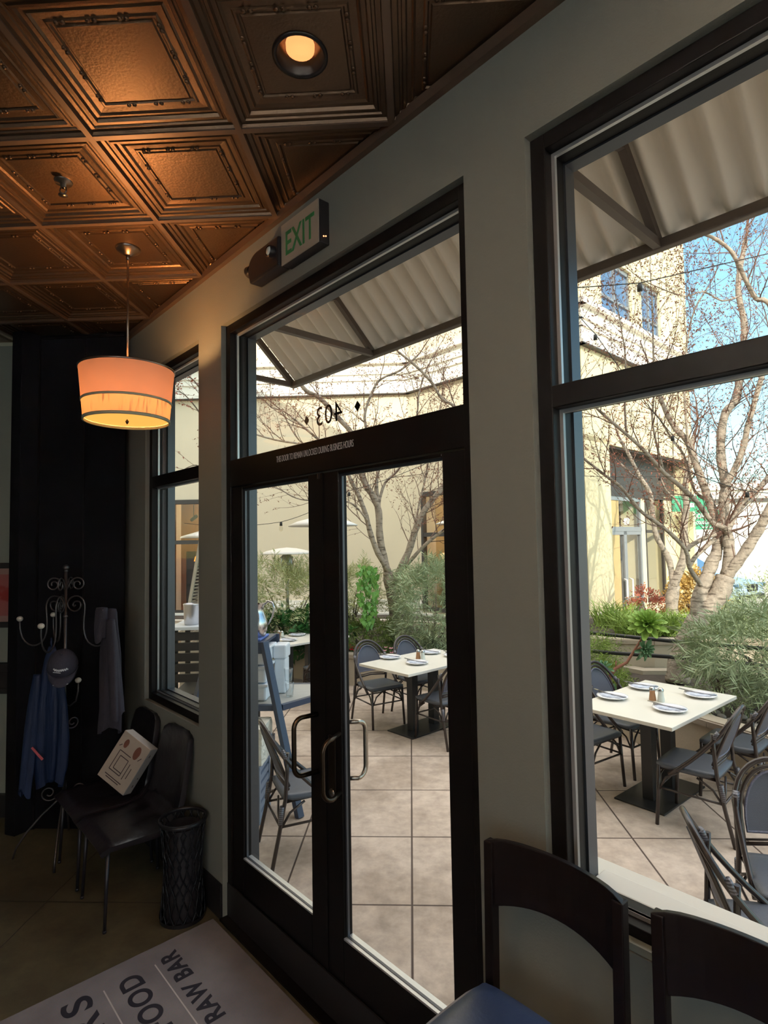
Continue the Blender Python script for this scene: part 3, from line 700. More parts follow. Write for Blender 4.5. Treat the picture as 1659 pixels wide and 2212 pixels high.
# ------------------------------------------------------------------ black leather chairs under the narrow window
def grid_surface(mb, fn, nu, nv, both=.0):
    vs = [fn(i / nu, j / nv) for i in range(nu + 1) for j in range(nv + 1)]
    fs = [(i * (nv + 1) + j, (i + 1) * (nv + 1) + j, (i + 1) * (nv + 1) + j + 1, i * (nv + 1) + j + 1) for i in range(nu) for j in range(nv)]
    sm = mb.smooth; mb.smooth = True; mb.add(vs, fs); mb.smooth = sm
def leather_chair(label):
    t = thing('leather_side_chair', label, 'chair', group='black leather chairs against the sage wall')
    # one padded shell sweeping from the seat front up into the back
    path = [(.25, .445), (.20, .470), (.08, .468), (-.06, .452), (-.15, .455), (-.20, .50), (-.225, .60), (-.245, .72), (-.265, .84), (-.280, .925), (-.284, .945)]
    wd = [.235, .243, .245, .245, .24, .235, .228, .222, .212, .190, .155]
    cr = [.00, .0, .0, .012, .02, .028, .026, .022, .018, .014, .01]
    def fn(u, v):
        x = u * (len(path) - 1); i = min(int(x), len(path) - 2); f = x - i
        y = path[i][0] * (1 - f) + path[i + 1][0] * f; z = path[i][1] * (1 - f) + path[i + 1][1] * f
        w_ = wd[i] * (1 - f) + wd[i + 1] * f; c_ = cr[i] * (1 - f) + cr[i + 1] * f
        s_ = v * 2 - 1
        wr = .006 * math.sin(9 * s_ + 14 * y) * max(0, 1 - abs(y + .1) * 4) + .004 * math.sin(23 * s_ - 20 * y) * max(0, 1 - abs(y + .1) * 3)
        return (s_ * w_, y + c_ * s_ * s_ * (1 if z > .5 else 0), z + c_ * s_ * s_ * (1 if z <= .5 else 0) + wr - .012 * abs(s_) ** 6)
    mb = MB(); grid_surface(mb, fn, 40, 16); o = mb.build('seat_shell', 'leather', parent=t)
    m_ = o.modifiers.new('thick', 'SOLIDIFY'); m_.thickness = .032; m_.offset = -1
    b_ = o.modifiers.new('bev', 'BEVEL'); b_.width = .011; b_.segments = 3; b_.angle_limit = .9
    mb = MB(); mb.box((-.19, -.16, .405), (.19, .19, .432)); mb.build('seat_frame', 'chair_leg', parent=t)
    for sx, sy in ((1, 1), (-1, 1), (1, -1), (-1, -1)):
        mb = MB(); mb.tube([(sx * .195, .205 * sy - .01, .435), (sx * .212, .225 * sy - .01, .012)], [.012, .009], 10); mb.tube([(sx * .2125, .2255 * sy - .01, .014), (sx * .2125, .2255 * sy - .01, 0)], .011, 10); mb.build('leg', 'chair_leg', parent=t)
    return t
lc = leather_chair('black leather chair beside the wire basket, nearer the doors')
def onwall(o, s, n, turn=PI):
    p = W(s, n); o.location = p; o.rotation_euler = (0, 0, -PI / 4 + turn)
onwall(lc, 3.655, -.305)
lc2 = dup(lc, label='black leather chair holding the tilted white box'); onwall(lc2, 4.185, -.305)

# white printed box propped against the back of the farther chair
t = thing('cardboard_box', 'white printed card box tilted on the black leather chair', 'box')
t.matrix_world = Matrix.Translation((-1.965, 3.70, .565)) @ Matrix.Rotation(math.radians(-8), 4, 'Z') @ Matrix.Rotation(math.radians(-14), 4, 'X') @ Matrix.Rotation(math.radians(29), 4, 'Y') @ Matrix.Diagonal((.78, 1, .86, 1))
mb = MB(); mb.box((-.15, 0, 0), (.15, .085, .37)); mb.build('carton', 'box_side', parent=t, bevel=.003)
mb = MB(); mb.box((-.148, -.0015, .002), (.148, 0, .368)); mb.build('front_panel', 'box', parent=t)
def flat(mb, pts, y=-.0022): mb.add([(x, y, z) for x, z in pts], [tuple(range(len(pts)))])
mb = MB()
for a, b in (((-0.09, 0.09), (-0.09, 0.24)), ((-0.09, 0.24), (0.03, 0.24)), ((-0.09, 0.09), (0.03, 0.09)), ((-0.06, 0.11), (-0.06, 0.21)), ((-0.06, 0.21), (0.03, 0.21)), ((0.03, 0.09), (0.03, 0.21)), ((-0.06, 0.11), (0.03, 0.11)),):
    mb.bar((a[0], -.0022, a[1]), (b[0], -.0022, b[1]), .006, .0008, up=(0, 1, 0))
mb.build('printed_sketch', 'ink', parent=t)
mb = MB()
for a, b in (((0.06, 0.08), (0.06, 0.2)), ((0.09, 0.1), (0.09, 0.18)), ((-0.1, 0.05), (0.08, 0.05)), ((-0.08, 0.035), (0.06, 0.035)),):
    mb.bar((a[0], -.0022, a[1]), (b[0], -.0022, b[1]), .006, .0008, up=(0, 1, 0))
mb.build('printed_caption', 'ink', parent=t)
mb = MB()
for a, b in (((-0.12, 0.26), (-0.1, 0.28)),):
    mb.bar((a[0], -.0022, a[1]), (b[0], -.0022, b[1]), .006, .0008, up=(0, 1, 0))
mb.build('printed_tick', 'ink', parent=t)
mb = MB()
for a, b in (((0.1, 0.25), (0.12, 0.28)),):
    mb.bar((a[0], -.0022, a[1]), (b[0], -.0022, b[1]), .006, .0008, up=(0, 1, 0))
mb.build('printed_tick', 'ink', parent=t)
for c, rx, rz in (((-.07, .30), .022, .034), ((.06, .290), .030, .050)):
    mb = MB(); flat(mb, [(c[0] + rx * math.cos(a * .5), c[1] + rz * math.sin(a * .5)) for a in range(12)], -.0026); mb.build('printed_figure', 'brown_print', parent=t)
for y, z, l in ((.03, .30, .02), (.05, .12, .012), (.045, .055, .02)):
    mb = MB(); mb.box((.1505, y, z), (.1512, y + .008, z + l)); mb.build('side_mark', 'ink', parent=t)

# pierced metal basket in the corner by the door
t = thing('wire_basket', 'black pierced metal basket standing between chair and door', 'basket', (-1.335, 3.325, 0))
def rb(z): return .105 + .022 * (1 - math.sin(PI * min(1, z / .54)))
mb = MB(); mb.lathe([(rb(0), 0), (rb(0), .02)], 28, cap0=True); mb.build('base_disc', 'basket', parent=t)
mb = MB(); mb.lathe([(rb(.54) + .006, .525), (rb(.54) + .010, .54), (rb(.54), .548), (rb(.54) - .004, .535), (rb(.54) - .002, .525)], 28); mb.build('rim', 'basket', parent=t)
mb = MB()
for k in range(16):
    for d in (1, -1):
        pts = []
        for j in range(13):
            z = .02 + .505 * j / 12; a = 2 * PI * k / 16 + d * (.9 * z + .16 * math.sin(j * PI / 2)); pts.append((rb(z) * math.cos(a), rb(z) * math.sin(a), z))
        mb.tube(pts, .0042, 5, caps=False)
mb.build('openwork_body', 'basket', parent=t)
mb = MB(); mb.lathe([(rb(.1) - .008, .004), (rb(.1) - .012, .12), (rb(.2) - .012, .50)], 24); mb.build('liner', 'black_plastic', parent=t)

# ------------------------------------------------------------------ wrought iron coat stand
cs = thing('coat_stand', 'wrought iron coat stand with scrolled arms before the black column', 'coat stand', (-2.455, 4.00, 0))
def zc(v): return v
def spiral(c, r0, r1, a0, turns, ax, n=26, zdir=1):
    """flat spiral in the vertical plane holding the unit vector ax"""
    out = []
    for i in range(n + 1):
        f = i / n; r = r0 + (r1 - r0) * f; a = a0 + turns * 2 * PI * f
        out.append((c[0] + ax[0] * r * math.cos(a), c[1] + ax[1] * r * math.cos(a), c[2] + zdir * r * math.sin(a)))
    return out
mb = MB(); mb.tube([(0, 0, .30), (0, 0, 1.93)], .011, 10); mb.ball((0, 0, 1.955), .021, 12, 8); mb.lathe([(.010, 1.925), (.017, 1.93), (.010, 1.938)], 12); mb.lathe([(.012, 1.60), (.017, 1.61), (.012, 1.62)], 12); mb.build('pole', 'iron', parent=cs)
for k in range(4):   # little crown scrolls
    a = k * PI / 2 + .15; ax = (math.cos(a), math.sin(a))
    pts = [(ax[0] * .008, ax[1] * .008, 1.80), (ax[0] * .02, ax[1] * .02, 1.83)] + spiral((ax[0] * .082, ax[1] * .082, 1.835), .052, .012, PI * .92, -1.55, ax)
    pts = [(x_, y_, z_ + .0) for x_, y_, z_ in pts]
    mb = MB(); mb.tube(pts, [.0055] * len(pts), 7); mb.build('crown_scroll', 'iron', parent=cs)
arm_dirs = (3.06, -.10, 2.35, -1.42)
arm_px = [(680, 810), (660, 835), (638, 815), (645, 780), (690, 755), (745, 765), (765, 810), (740, 870), (680, 902), (610, 885), (560, 830), (555, 770), (600, 710), (690, 678), (770, 705), (820, 780), (822, 880), (808, 1010)]
arm_line = [((a - 527) * .000505, 1.69 + (810 - b) * .000505) for a, b in arm_px] + [(.142, 1.507), (.165, 1.44), (.215, 1.406), (.267, 1.403), (.325, 1.44), (.352, 1.51), (.355, 1.575)]
for k, a in enumerate(arm_dirs):   # long S arms that start in a scroll and end in a hook with a pale knob
    ax = (math.cos(a), math.sin(a)); pts = [Vector((ax[0] * x_, ax[1] * x_, z_)) for x_, z_ in arm_line]; sm_ = [pts[0]]
    for i in range(len(pts) - 1): sm_ += [pts[i] * .75 + pts[i + 1] * .25, pts[i] * .25 + pts[i + 1] * .75]
    sm_.append(pts[-1])
    mb = MB(); mb.tube(sm_, .0055, 7); ar = mb.build('scrolled_arm', 'iron', parent=cs)
    mb = MB(); mb.ball((ax[0] * .355, ax[1] * .355, 1.592), .021, 12, 8, (1, 1, .9)); mb.build('end_knob', 'knob_cream', parent=ar)
for k, (a, z_, r_) in enumerate(((2.7, 1.16, .15), (3.7, 1.13, .13), (-.4, 1.16, .14))):
    ax = (math.cos(a), math.sin(a))
    pts = [(0, 0, z_ - .16), (ax[0] * r_ * .4, ax[1] * r_ * .4, z_ - .17), (ax[0] * r_ * .85, ax[1] * r_ * .85, z_ - .13), (ax[0] * r_, ax[1] * r_, z_ - .06), (ax[0] * r_, ax[1] * r_, z_)]
    mb = MB(); mb.tube(pts, .005, 7); ar = mb.build('lower_hook', 'iron', parent=cs)
    mb = MB(); mb.ball((ax[0] * r_, ax[1] * r_, z_ + .015), .021, 12, 8, (1, 1, .9)); mb.build('end_knob', 'knob_cream', parent=ar)
for k, a in enumerate((3.55, 5.1, 2.0, .4)):
    ax = (math.cos(a), math.sin(a))
    sp2 = [(0, 0, .38), (ax[0] * .05, ax[1] * .05, .33), (ax[0] * .13, ax[1] * .13, .26), (ax[0] * .22, ax[1] * .22, .16), (ax[0] * .28, ax[1] * .28, .07), (ax[0] * .30, ax[1] * .30, .0)]
    mb = MB(); mb.tube(sp2, .007, 8); mb.tube(spiral((ax[0] * .09, ax[1] * .09, .40), .055, .014, PI * 1.2, 1.3, ax), .005, 7); mb.build('curved_foot', 'iron', parent=cs)
for k, a in enumerate((-.9, .9, 2.7, 4.0)):
    ax = (math.cos(a), math.sin(a))
    mb = MB(); mb.tube(spiral((ax[0] * .055, ax[1] * .055, .86), .048, .012, PI, 1.4, ax), .005, 7); mb.tube([(0, 0, .76), (ax[0] * .02, ax[1] * .02, .82), (ax[0] * .008, ax[1] * .008, .86)], .005, 6); mb.build('middle_scroll', 'iron', parent=cs)

# clothes: folded sheets modelled as draped tubes of cloth
def drape(name, mname, c, prof, folds, seed, parent=None, nz=34, seg=64, lean=(0, 0), depth=.5):
    """prof: list of (height, half width); deep vertical folds around an oval section"""
    rnd = random.Random(seed); ph = [rnd.uniform(0, 2 * PI) for _ in range(4)]
    mb = MB(); vs = []; fs = []
    z0, z1 = prof[0][0], prof[-1][0]
    for i in range(nz + 1):
        z = z0 + (z1 - z0) * i / nz
        for a_, b_ in zip(prof, prof[1:]):
            if min(a_[0], b_[0]) - 1e-6 <= z <= max(a_[0], b_[0]) + 1e-6:
                f = (z - a_[0]) / (b_[0] - a_[0]); hw = a_[1] * (1 - f) + b_[1] * f; break
        t_ = i / nz
        for k in range(seg):
            an = 2 * PI * k / seg
            fold = 1 + (.05 + .20 * t_) * math.sin(folds * an + ph[0] + 1.2 * math.sin(3 * t_ + ph[1])) + .07 * t_ * math.sin(2.3 * folds * an + ph[2] + 2 * t_)
            hem = .03 * math.sin(an * 2 + ph[3]) * (t_ > .98)
            vs.append((hw * fold * math.cos(an) + lean[0] * t_, hw * depth * fold * math.sin(an) + lean[1] * t_, z + hem))
    for i in range(nz):
        for k in range(seg):
            a = i * seg + k; b = i * seg + (k + 1) % seg; fs.append((a, a + seg, b + seg, b))
    fs.append(tuple(range(seg)))
    mb.sh(True).add(vs, fs)
    return mb.build(name, mname, parent=parent)
t = thing('blue_raincoat', 'long royal blue raincoat hanging from the coat stand', 'coat', (-2.475, 3.88, 0))
drape('coat_body', 'navy_coat', None, [(1.42, .022), (1.35, .045), (1.22, .07), (1.02, .095), (.80, .105), (.62, .10), (.50, .075)], 5, 3, parent=t, depth=.55)
drape('sleeve', 'navy_coat', None, [(1.24, .025), (1.1, .035), (.9, .04), (.62, .04), (.46, .035)], 3, 9, parent=t, lean=(-.06, -.03), depth=.8).location = (-.075, -.035, 0)
mb = MB(); mb.bar((-.075, -.085, .77), (.0, -.085, .69), .016, .004, up=(0, 1, 0)); mb.build('reflective_strip', 'pink', parent=t)
mb = MB(); mb.tube([(0, 0, 1.41), (.0, -.01, 1.45), (-.005, 0, 1.475), (-.01, .02, 1.45)], .006, 6); mb.build('hanging_loop', 'navy_coat', parent=t)
t = thing('baseball_cap', 'dark navy baseball cap with white script hung on the coat stand', 'cap', M4=Matrix.Translation((-2.335, 3.78, 1.315)) @ Matrix.Rotation(math.radians(25), 4, 'Z') @ Matrix.Rotation(math.radians(40), 4, 'X'))
mb = MB().sh()
vs = []; fs = []
for i in range(9):
    th = PI / 2 * i / 8
    for k in range(32):
        a = 2 * PI * k / 32; r = .092 * math.sin(th) ** .85 if i else 0
        vs.append((r * math.cos(a), r * 1.12 * math.sin(a), .105 * math.cos(th)))
for i in range(8):
    for k in range(32): fs.append((i * 32 + k, (i + 1) * 32 + k, (i + 1) * 32 + (k + 1) % 32, i * 32 + (k + 1) % 32))
mb.add(vs, fs); mb.ball((0, 0, .106), .008, 8, 5); mb.build('crown', 'cap', parent=t)
mb = MB().sh(); vs = []; fs = []
for i in range(5):
    for k in range(17):
        a = PI * 1.05 + (PI * .9) * k / 16; r0 = .092; r = 1 + .62 * i / 4 * math.sin((a - PI)) ** 1 * -1 * -1
        ex = i / 4 * .075 * abs(math.sin(a)) ** 1.2
        vs.append((.092 * math.cos(a) * (1 - .02 * i), 1.12 * .092 * math.sin(a) - ex, -.004 - .02 * (math.cos(a)) ** 2 * i / 4 - .008 * i / 4))
for i in range(4):
    for k in range(16): fs.append((i * 17 + k, i * 17 + k + 1, (i + 1) * 17 + k + 1, (i + 1) * 17 + k))
mb.add(vs, fs); o = mb.build('peak', 'cap', parent=t); o.modifiers.new('s', 'SOLIDIFY').thickness = .004
mb = MB(); prev = None
for i in range(24):
    f = i / 23; x_ = -.042 + .084 * f; z_ = .055 + .007 * math.sin(i * 1.9) - .010 * (1 - f) * 0
    rz_ = .092 * math.sqrt(1 - (z_ / .105) ** 2) ** .85; p = (x_, -1.12 * math.sqrt(max(1e-5, rz_ ** 2 - x_ ** 2)) - .002, z_)
    if prev: mb.bar(prev, p, .0055, .003, up=(0, 1, 0))
    prev = p
mb.bar((-.045, -.088, .040), (.0, -.101, .042), .0035, .003); mb.build('embroidered_script', 'white_mark', parent=t)
mb = MB(); mb.tube([(-.045, -.150, -.012), (0, -.163, -.012), (.045, -.150, -.012)], .0022, 5); mb.build('peak_stitching', 'white_mark', parent=t)

t = thing('grey_jacket', 'charcoal wool jacket hanging at the right of the coat stand', 'jacket', (-2.075, 3.90, .155), rz=-.5)
drape('jacket_body', 'grey_coat', None, [(1.515, .048), (1.50, .055), (1.40, .062), (1.22, .085), (1.0, .09), (.80, .098), (.70, .10)], 4, 21, parent=t, depth=.55)
drape('jacket_sleeve', 'grey_coat', None, [(1.45, .03), (1.3, .04), (1.1, .045), (.9, .045), (.82, .045)], 3, 5, parent=t, lean=(.07, .0), depth=.8).location = (.065, -.04, 0)
drape('jacket_collar', 'grey_coat', None, [(1.525, .05), (1.50, .058), (1.42, .058), (1.315, .05)], 2, 6, parent=t, depth=.6).location = (-.03, -.045, 0)

# ------------------------------------------------------------------ bar stools by the big window
def stool(label, pad):
    t = thing('bar_stool', label, 'stool', group='espresso bar stools at the big window')
    # seat pad
    mb = MB().sh(); vs = []; fs = []
    N = 12
    for i in range(N + 1):
        for j in range(N + 1):
            u = i / N * 2 - 1; v = j / N * 2 - 1
            x = u * .232; y = v * .225
            k = max(abs(u), abs(v)); z = .840 - .018 * k ** 6 - .02 * (k > .99) - .012 * (u * u + v * v)
            if abs(u) > .8 and abs(v) > .8:
                x *= .975; y *= .975
            vs.append((x, y, z))
    for i in range(N):
        for j in range(N): fs.append((i * (N + 1) + j, (i + 1) * (N + 1) + j, (i + 1) * (N + 1) + j + 1, i * (N + 1) + j + 1))
    mb.add(vs, fs); o = mb.build('seat_pad', pad, parent=t)
    m_ = o.modifiers.new('s', 'SOLIDIFY'); m_.thickness = .045; m_.offset = -1
    mb = MB(); mb.box((-.20, -.20, .725), (.20, .20, .775)); mb.build('seat_frame', 'dark_wood', parent=t, bevel=.004)
    # curved top rail with a bowed lower edge
    mb = MB(); vs = []; fs = []; N = 16
    for i in range(N + 1):
        u = i / N * 2 - 1; x = u * .212; bow = -.045 * (1 - u * u) ; y0 = -.245 + bow
        zt = 1.205 - .012 * abs(u) ** 8; zb = 1.040 - .040 * abs(u) ** 2.2
        vs += [(x, y0, zb), (x, y0, zt), (x, y0 + .022, zt + .003), (x, y0 + .022, zb)]
    for i in range(N):
        a = i * 4; b = a + 4
        fs += [(a, a + 1, b + 1, b), (a + 1, a + 2, b + 2, b + 1), (a + 2, a + 3, b + 3, b + 2), (a + 3, a, b, b + 3)]
    fs += [(0, 3, 2, 1), (N * 4, N * 4 + 1, N * 4 + 2, N * 4 + 3)]
    mb.add(vs, fs); mb.build('backrest', 'dark_wood', parent=t, bevel=.003)
    for sx in (-1, 1):
        mb = MB(); mb.bar((sx * .198, -.228, .70), (sx * .199, -.240, 1.195), .030, .034, up=(0, 1, 0)); mb.build('back_post', 'dark_wood', parent=t, bevel=.003)
    for sx in (-1, 1):
        for sy in (-1, 1):
            mb = MB(); mb.bar((sx * .185, sy * .185, .71), (sx * .205, sy * .21, 0), .034, .034, up=(0, 1, 0)); mb.build('leg', 'dark_wood', parent=t, bevel=.003)
    for a, b in (((-.2, .2), (.2, .2)), ((-.2, -.2), (.2, -.2)), ((-.2, -.2), (-.2, .2)), ((.2, -.2), (.2, .2))):
        mb = MB(); mb.bar((a[0], a[1], .26), (b[0], b[1], .26), .022, .03); mb.build('stretcher', 'dark_wood', parent=t)
    return t
s1 = stool('espresso bar stool with navy vinyl seat, nearer the glazed doors', 'blue_vinyl'); onwall(s1, .912, -.365, PI)
s2 = dup(s1, label='espresso bar stool cut off at the lower right, by the window sill'); onwall(s2, .425, -.345, PI)

# ------------------------------------------------------------------ patio ground, planters and the opposite building
mb = MB(); mb.add([(W(9, TH).x, W(9, TH).y, 0), (W(-6.4, TH).x, W(-6.4, TH).y, 0), (9.5, 2.4, 0), (9.5, 9.5, 0), (2, 16, 0), (-9, 16, 0)], [(0, 1, 2, 3, 4, 5)])
struct(mb.build('ground', 'paving'), 'tan concrete patio paving with scored square joints')
mb = MB(); mb.add([(-40, -60, -.012), (80, -60, -.012), (80, 90, -.012), (-40, 90, -.012)], [(0, 1, 2, 3)])
# the street beyond, cut out under the restaurant by lying just below the paving
struct(mb.build('street', 'asphalt'), 'pale sunlit street surface beyond the patio')

def planter(name, poly, h, label, capw=.16, wallm='concrete', soil='soil', drop=.05):
    t = thing(name, label, 'planter')
    c = Vector((sum(p[0] for p in poly) / len(poly), sum(p[1] for p in poly) / len(poly)))
    n = len(poly)
    inner = []
    for i in range(n):
        p0 = Vector(poly[i - 1]); p = Vector(poly[i]); p1 = Vector(poly[(i + 1) % n])
        a = (p - p0).normalized(); b = (p1 - p).normalized(); na = Vector((-a.y, a.x)); nb = Vector((-b.y, b.x))
        m_ = (na + nb); m_ = m_ / max(.3, m_.length_squared) * 2 * capw
        inner.append(p + m_ * 1.)
    mb = MB()
    vs = [(x, y, 0) for x, y in poly] + [(x, y, h) for x, y in poly] + [(p.x, p.y, h) for p in inner] + [(p.x, p.y, h - .3) for p in inner]
    for i in range(n):
        j = (i + 1) % n
        mb.add([vs[i], vs[j], vs[n + j], vs[n + i]], [(0, 1, 2, 3)]); mb.add([vs[n + i], vs[n + j], vs[2 * n + j], vs[2 * n + i]], [(0, 1, 2, 3)]); mb.add([vs[2 * n + i], vs[2 * n + j], vs[3 * n + j], vs[3 * n + i]], [(0, 1, 2, 3)])
    mb.build('planter_wall', wallm, parent=t)
    mb = MB()
    for i in range(n):
        j = (i + 1) % n; a = Vector(poly[i]); b = Vector(poly[j]); d = (b - a).normalized(); nn = Vector((d.y, -d.x)) * .02
        mb.bar((*(a + nn * .5), h - .035), (*(b + nn * .5), h - .035), .03, .05)
    mb.build('coping', 'conc_dark', parent=t)
    mb = MB(); mb.add([(p.x, p.y, h - drop) for p in inner], [tuple(range(n))]); o = mb.build('soil', soil, parent=t); o['kind'] = 'stuff'
    return t
# counter-clockwise outlines
planter('low_planter', [(-4.6, 10.4), (-.95, 8.52), (1.1, 7.95), (2.2, 6.25), (2.62, 5.35), (3.0, 4.7), (4.6, 4.4), (4.8, 7.4), (2.9, 7.45), (1.6, 9.3), (.6, 11.6), (-4.6, 12.2)], .46, 'long low tan concrete planter curving behind the patio tables')
planter('raised_planter', [(1.62, 9.35), (2.15, 7.75), (3.05, 7.5), (7.5, 7.5), (7.5, 9.9), (3.2, 10.0), (2.3, 10.3)], .80, 'raised tan concrete planter with grasses behind the rails')
planter('building_planter', [(-6.2, 13.0), (-.3, 12.6), (2.9, 10.45), (3.1, 10.9), (.1, 13.95), (-6.2, 14.3)], .40, 'pale low planter along the foot of the stucco building', capw=.1, wallm='cream_trim')

# cream building
t = thing('stucco_building', 'cream two storey stucco building with shop windows across the patio', 'building')
mb = MB()
# wall A (faces us) with its shop window opening, wall B at 45 degrees with another, wall C beyond the corner
mb.box((-14, 14.5, 0), (-6.12, 15.1, 3.26)); mb.box((-4.7, 14.5, 0), (.25, 15.1, 3.26)); mb.box((-14, 14.5, 3.26), (.25, 15.1, 10.5)); mb.box((-6.12, 14.5, 0), (-4.7, 15.1, .35))
mb.build('rear_wall', 'stucco', parent=t)
mb = MB()
mb.box((0, 0, 0), (.40, .5, 3.30), BM); mb.box((4.42, 0, 0), (4.757, .45, 3.30), BM); mb.box((0, 0, 3.30), (4.757, .45, 10.5), BM); mb.box((.4, 0, 0), (4.42, .45, .40), BM)
mb.build('side_wall', 'stucco', parent=t)
mb = MB()
mb.box((0, 0, 0), (1.02, .5, 4.1), CM); mb.box((0, 0, 4.0), (.93, .5, 10.5), CM); mb.box((2.36, 0, 4.0), (2.85, .5, 10.5), CM); mb.box((3.9, 0, 4.0), (5.4, .5, 10.5), CM)
mb.box((.93, 0, 4.0), (2.36, .5, 6.35), CM); mb.box((.93, 0, 8.0), (2.36, .5, 10.5), CM); mb.box((2.85, 0, 4.0), (3.9, .5, 6.35), CM); mb.box((2.85, 0, 8.0), (3.9, .5, 10.5), CM)
mb.box((5.4, -.0, 0), (5.55, .5, 10.5), CM)
mb.build('street_wall', 'stucco2', parent=t)
def cornice(mb, z0, z1, d):
    mb.box((-14, 14.5 - d, z0), (.0 + d, 14.5, z1)); mb.box((-d, -d, z0), (4.757 + d, 0, z1), BM); mb.box((-d, -d, z0), (5.55, 0, z1), CM)
mb = MB(); cornice(mb, 5.90, 6.62, .05); cornice(mb, 5.86, 5.92, .12); cornice(mb, 6.20, 6.25, .09); cornice(mb, 6.36, 6.40, .09); cornice(mb, 6.62, 6.72, .16)
mb.build('cornice_band', 'cream_trim', parent=t)
mb = MB(); cornice(mb, 5.835, 5.86, .125); mb.build('cornice_joint', 'ext_trim', parent=t)
for side in range(4):
    mb = MB()
    for z0, z1, d in ((0, .46, .12), (.46, .52, .15), (.52, .58, .11), (.58, .66, .07)):
        if side == 0: mb.box((-4.7, 14.5 - d, z0), (d, 14.5, z1))
        elif side == 1: mb.box((-d, -d, z0), (.4, 0, z1), BM)
        elif side == 2: mb.box((4.35, -d, z0), (4.757 + d, 0, z1), BM)
        else: mb.box((-d, -d, z0), (1.02, 0, z1), CM)
    mb.build('base_moulding', 'cream_trim', parent=t)
# shop window in the rear wall (seen through the narrow window)
def shop_window(mat4, x0, x1, z0, z1, zbar, verts, name='shop_window'):
    mb = MB(); fw = .07
    mb.box((x0, -.03, z0), (x0 + fw, .1, z1), mat4); mb.box((x1 - fw, -.03, z0), (x1, .1, z1), mat4); mb.box((x0, -.03, z1 - .11), (x1, .12, z1), mat4); mb.box((x0, -.03, z0), (x1, .1, z0 + .09), mat4)
    mb.box((x0, -.02, zbar - .05), (x1, .1, zbar + .05), mat4)
    for v in verts: mb.box((v - .03, -.02, z0), (v + .03, .1, z1), mat4)
    fr = mb.build(name, 'ext_trim', parent=t)
    mb = MB(); mb.box((x0 + fw, .04, z0 + .05), (x1 - fw, .045, z1 - .1), mat4); mb.build('shop_pane', 'glass', parent=fr)
    return fr
AM = Matrix.Translation((0, 14.5, 0))
shop_window(AM, -6.12, -4.7, .35, 3.26, 2.17, ())
shop_window(BM, .40, 4.42, .40, 3.30, 2.25, (1.75, 3.1))
# shop rooms: honey panelling behind the first, ochre behind the second
mb = MB(); mb.box((-7, 16.6, 0), (-3.5, 16.7, 3.4)); mb.box((-7, 15.1, 3.3), (-3.5, 16.7, 3.4)); mb.box((-7, 15.1, 0), (-6.9, 16.6, 3.4)); mb.box((-3.6, 15.1, 0), (-3.5, 16.6, 3.4)); mb.box((-7, 15.1, 0), (-3.5, 16.6, .3)); mb.build('panelled_shop_room', 'warm_wood', parent=t)
mb = MB(); mb.box((0.3, 2.2, 0), (4.2, 2.3, 3.4), BM); mb.box((.5, .5, 3.32), (4.2, 2.3, 3.4), BM); mb.box((.5, .5, 0), (4.2, 2.3, .35), BM); mb.box((4.2, .5, 0), (4.3, 2.3, 3.4), BM); mb.box((.3, .5, 0), (.4, 2.3, 3.4), BM); mb.build('ochre_shop_room', 'ochre', parent=t)
for mx, pos, e in ((Matrix(), (-5.3, 15.6, 3.0), 22), (BM, (1.6, 1.2, 3.0), 30), (BM, (3.6, 1.2, 3.0), 20)):
    L = bpy.data.lights.new('shop_lamp', 'POINT'); L.energy = e; L.color = (1, .72, .42); L.shadow_soft_size = .15
    lo = bpy.data.objects.new('shop_lamp', L); COL.objects.link(lo); lo.location = mx @ Vector(pos)
# door 407 recess on the street side: set back .55 m, t from 1.02 to 5.4
RM = CM @ Matrix.Translation((0, .45, 0))
mb = MB(); mb.box((1.02, .5, 3.06), (5.4, .6, 4.0), RM); mb.box((1.02, .01, 0), (1.72, .5, 3.1), RM); mb.box((3.42, 0, 0), (3.62, .5, 3.1), RM); mb.box((4.72, -.02, 0), (5.4, .5, 3.1), RM); mb.box((3.62, .02, 0), (4.72, .3, .55), RM); mb.build('shopfront_piers', 'stucco2', parent=t)
mb = MB(); mb.box((1.02, -.40, 3.96), (5.4, .52, 4.02), RM); mb.box((1.02, -.03, 3.02), (5.4, .5, 3.08), RM); mb.box((1.02, -.02, 3.08), (5.4, .1, 3.98), RM); mb.build('recess_soffit', 'ext_trim', parent=t)
mb = MB(); mb.box((1.3, 2.6, 0), (5.4, 2.7, 3.1), RM); mb.box((1.02, .5, 3.0), (5.4, 2.7, 3.1), RM); mb.box((5.3, .5, 0), (5.4, 2.7, 3.1), RM); mb.box((1.2, .5, 0), (1.3, 2.7, 3.1), RM); mb.build('shop_room_behind_door', 'dark_room', parent=t)
dm = MB()
for a, b, z0, z1 in ((1.72, 1.80, 0, 3.0), (3.34, 3.42, 0, 3.0), (2.50, 2.64, 0, 2.24)): dm.box((a, 0, z0), (b, .08, z1), RM)
for z0, z1 in ((2.24, 2.34), (2.93, 3.02), (.0, .28)): dm.box((1.72, -.01, z0), (3.42, .08, z1), RM)
dm.box((1.80, 0, 2.16), (3.34, .08, 2.24), RM)
dr = dm.build('shop_door', 'shop_frame', parent=t)
mb = MB(); mb.box((1.8, .03, .2), (3.34, .035, 2.95), RM); mb.build('door_glass', 'glass', parent=dr)
for x_ in (2.42, 2.70):
    mb = MB(); mb.tube([tuple(RM @ Vector(p)) for p in ((x_, 0, .75), (x_, -.07, .77), (x_, -.07, 1.15), (x_, 0, 1.17))], .018, 8); mb.build('door_handle', 'white_paint', parent=dr)
o = text('407', .21, 'door_number', 'white_paint', parent=dr, ext=.002, align='CENTER', bold=.006)
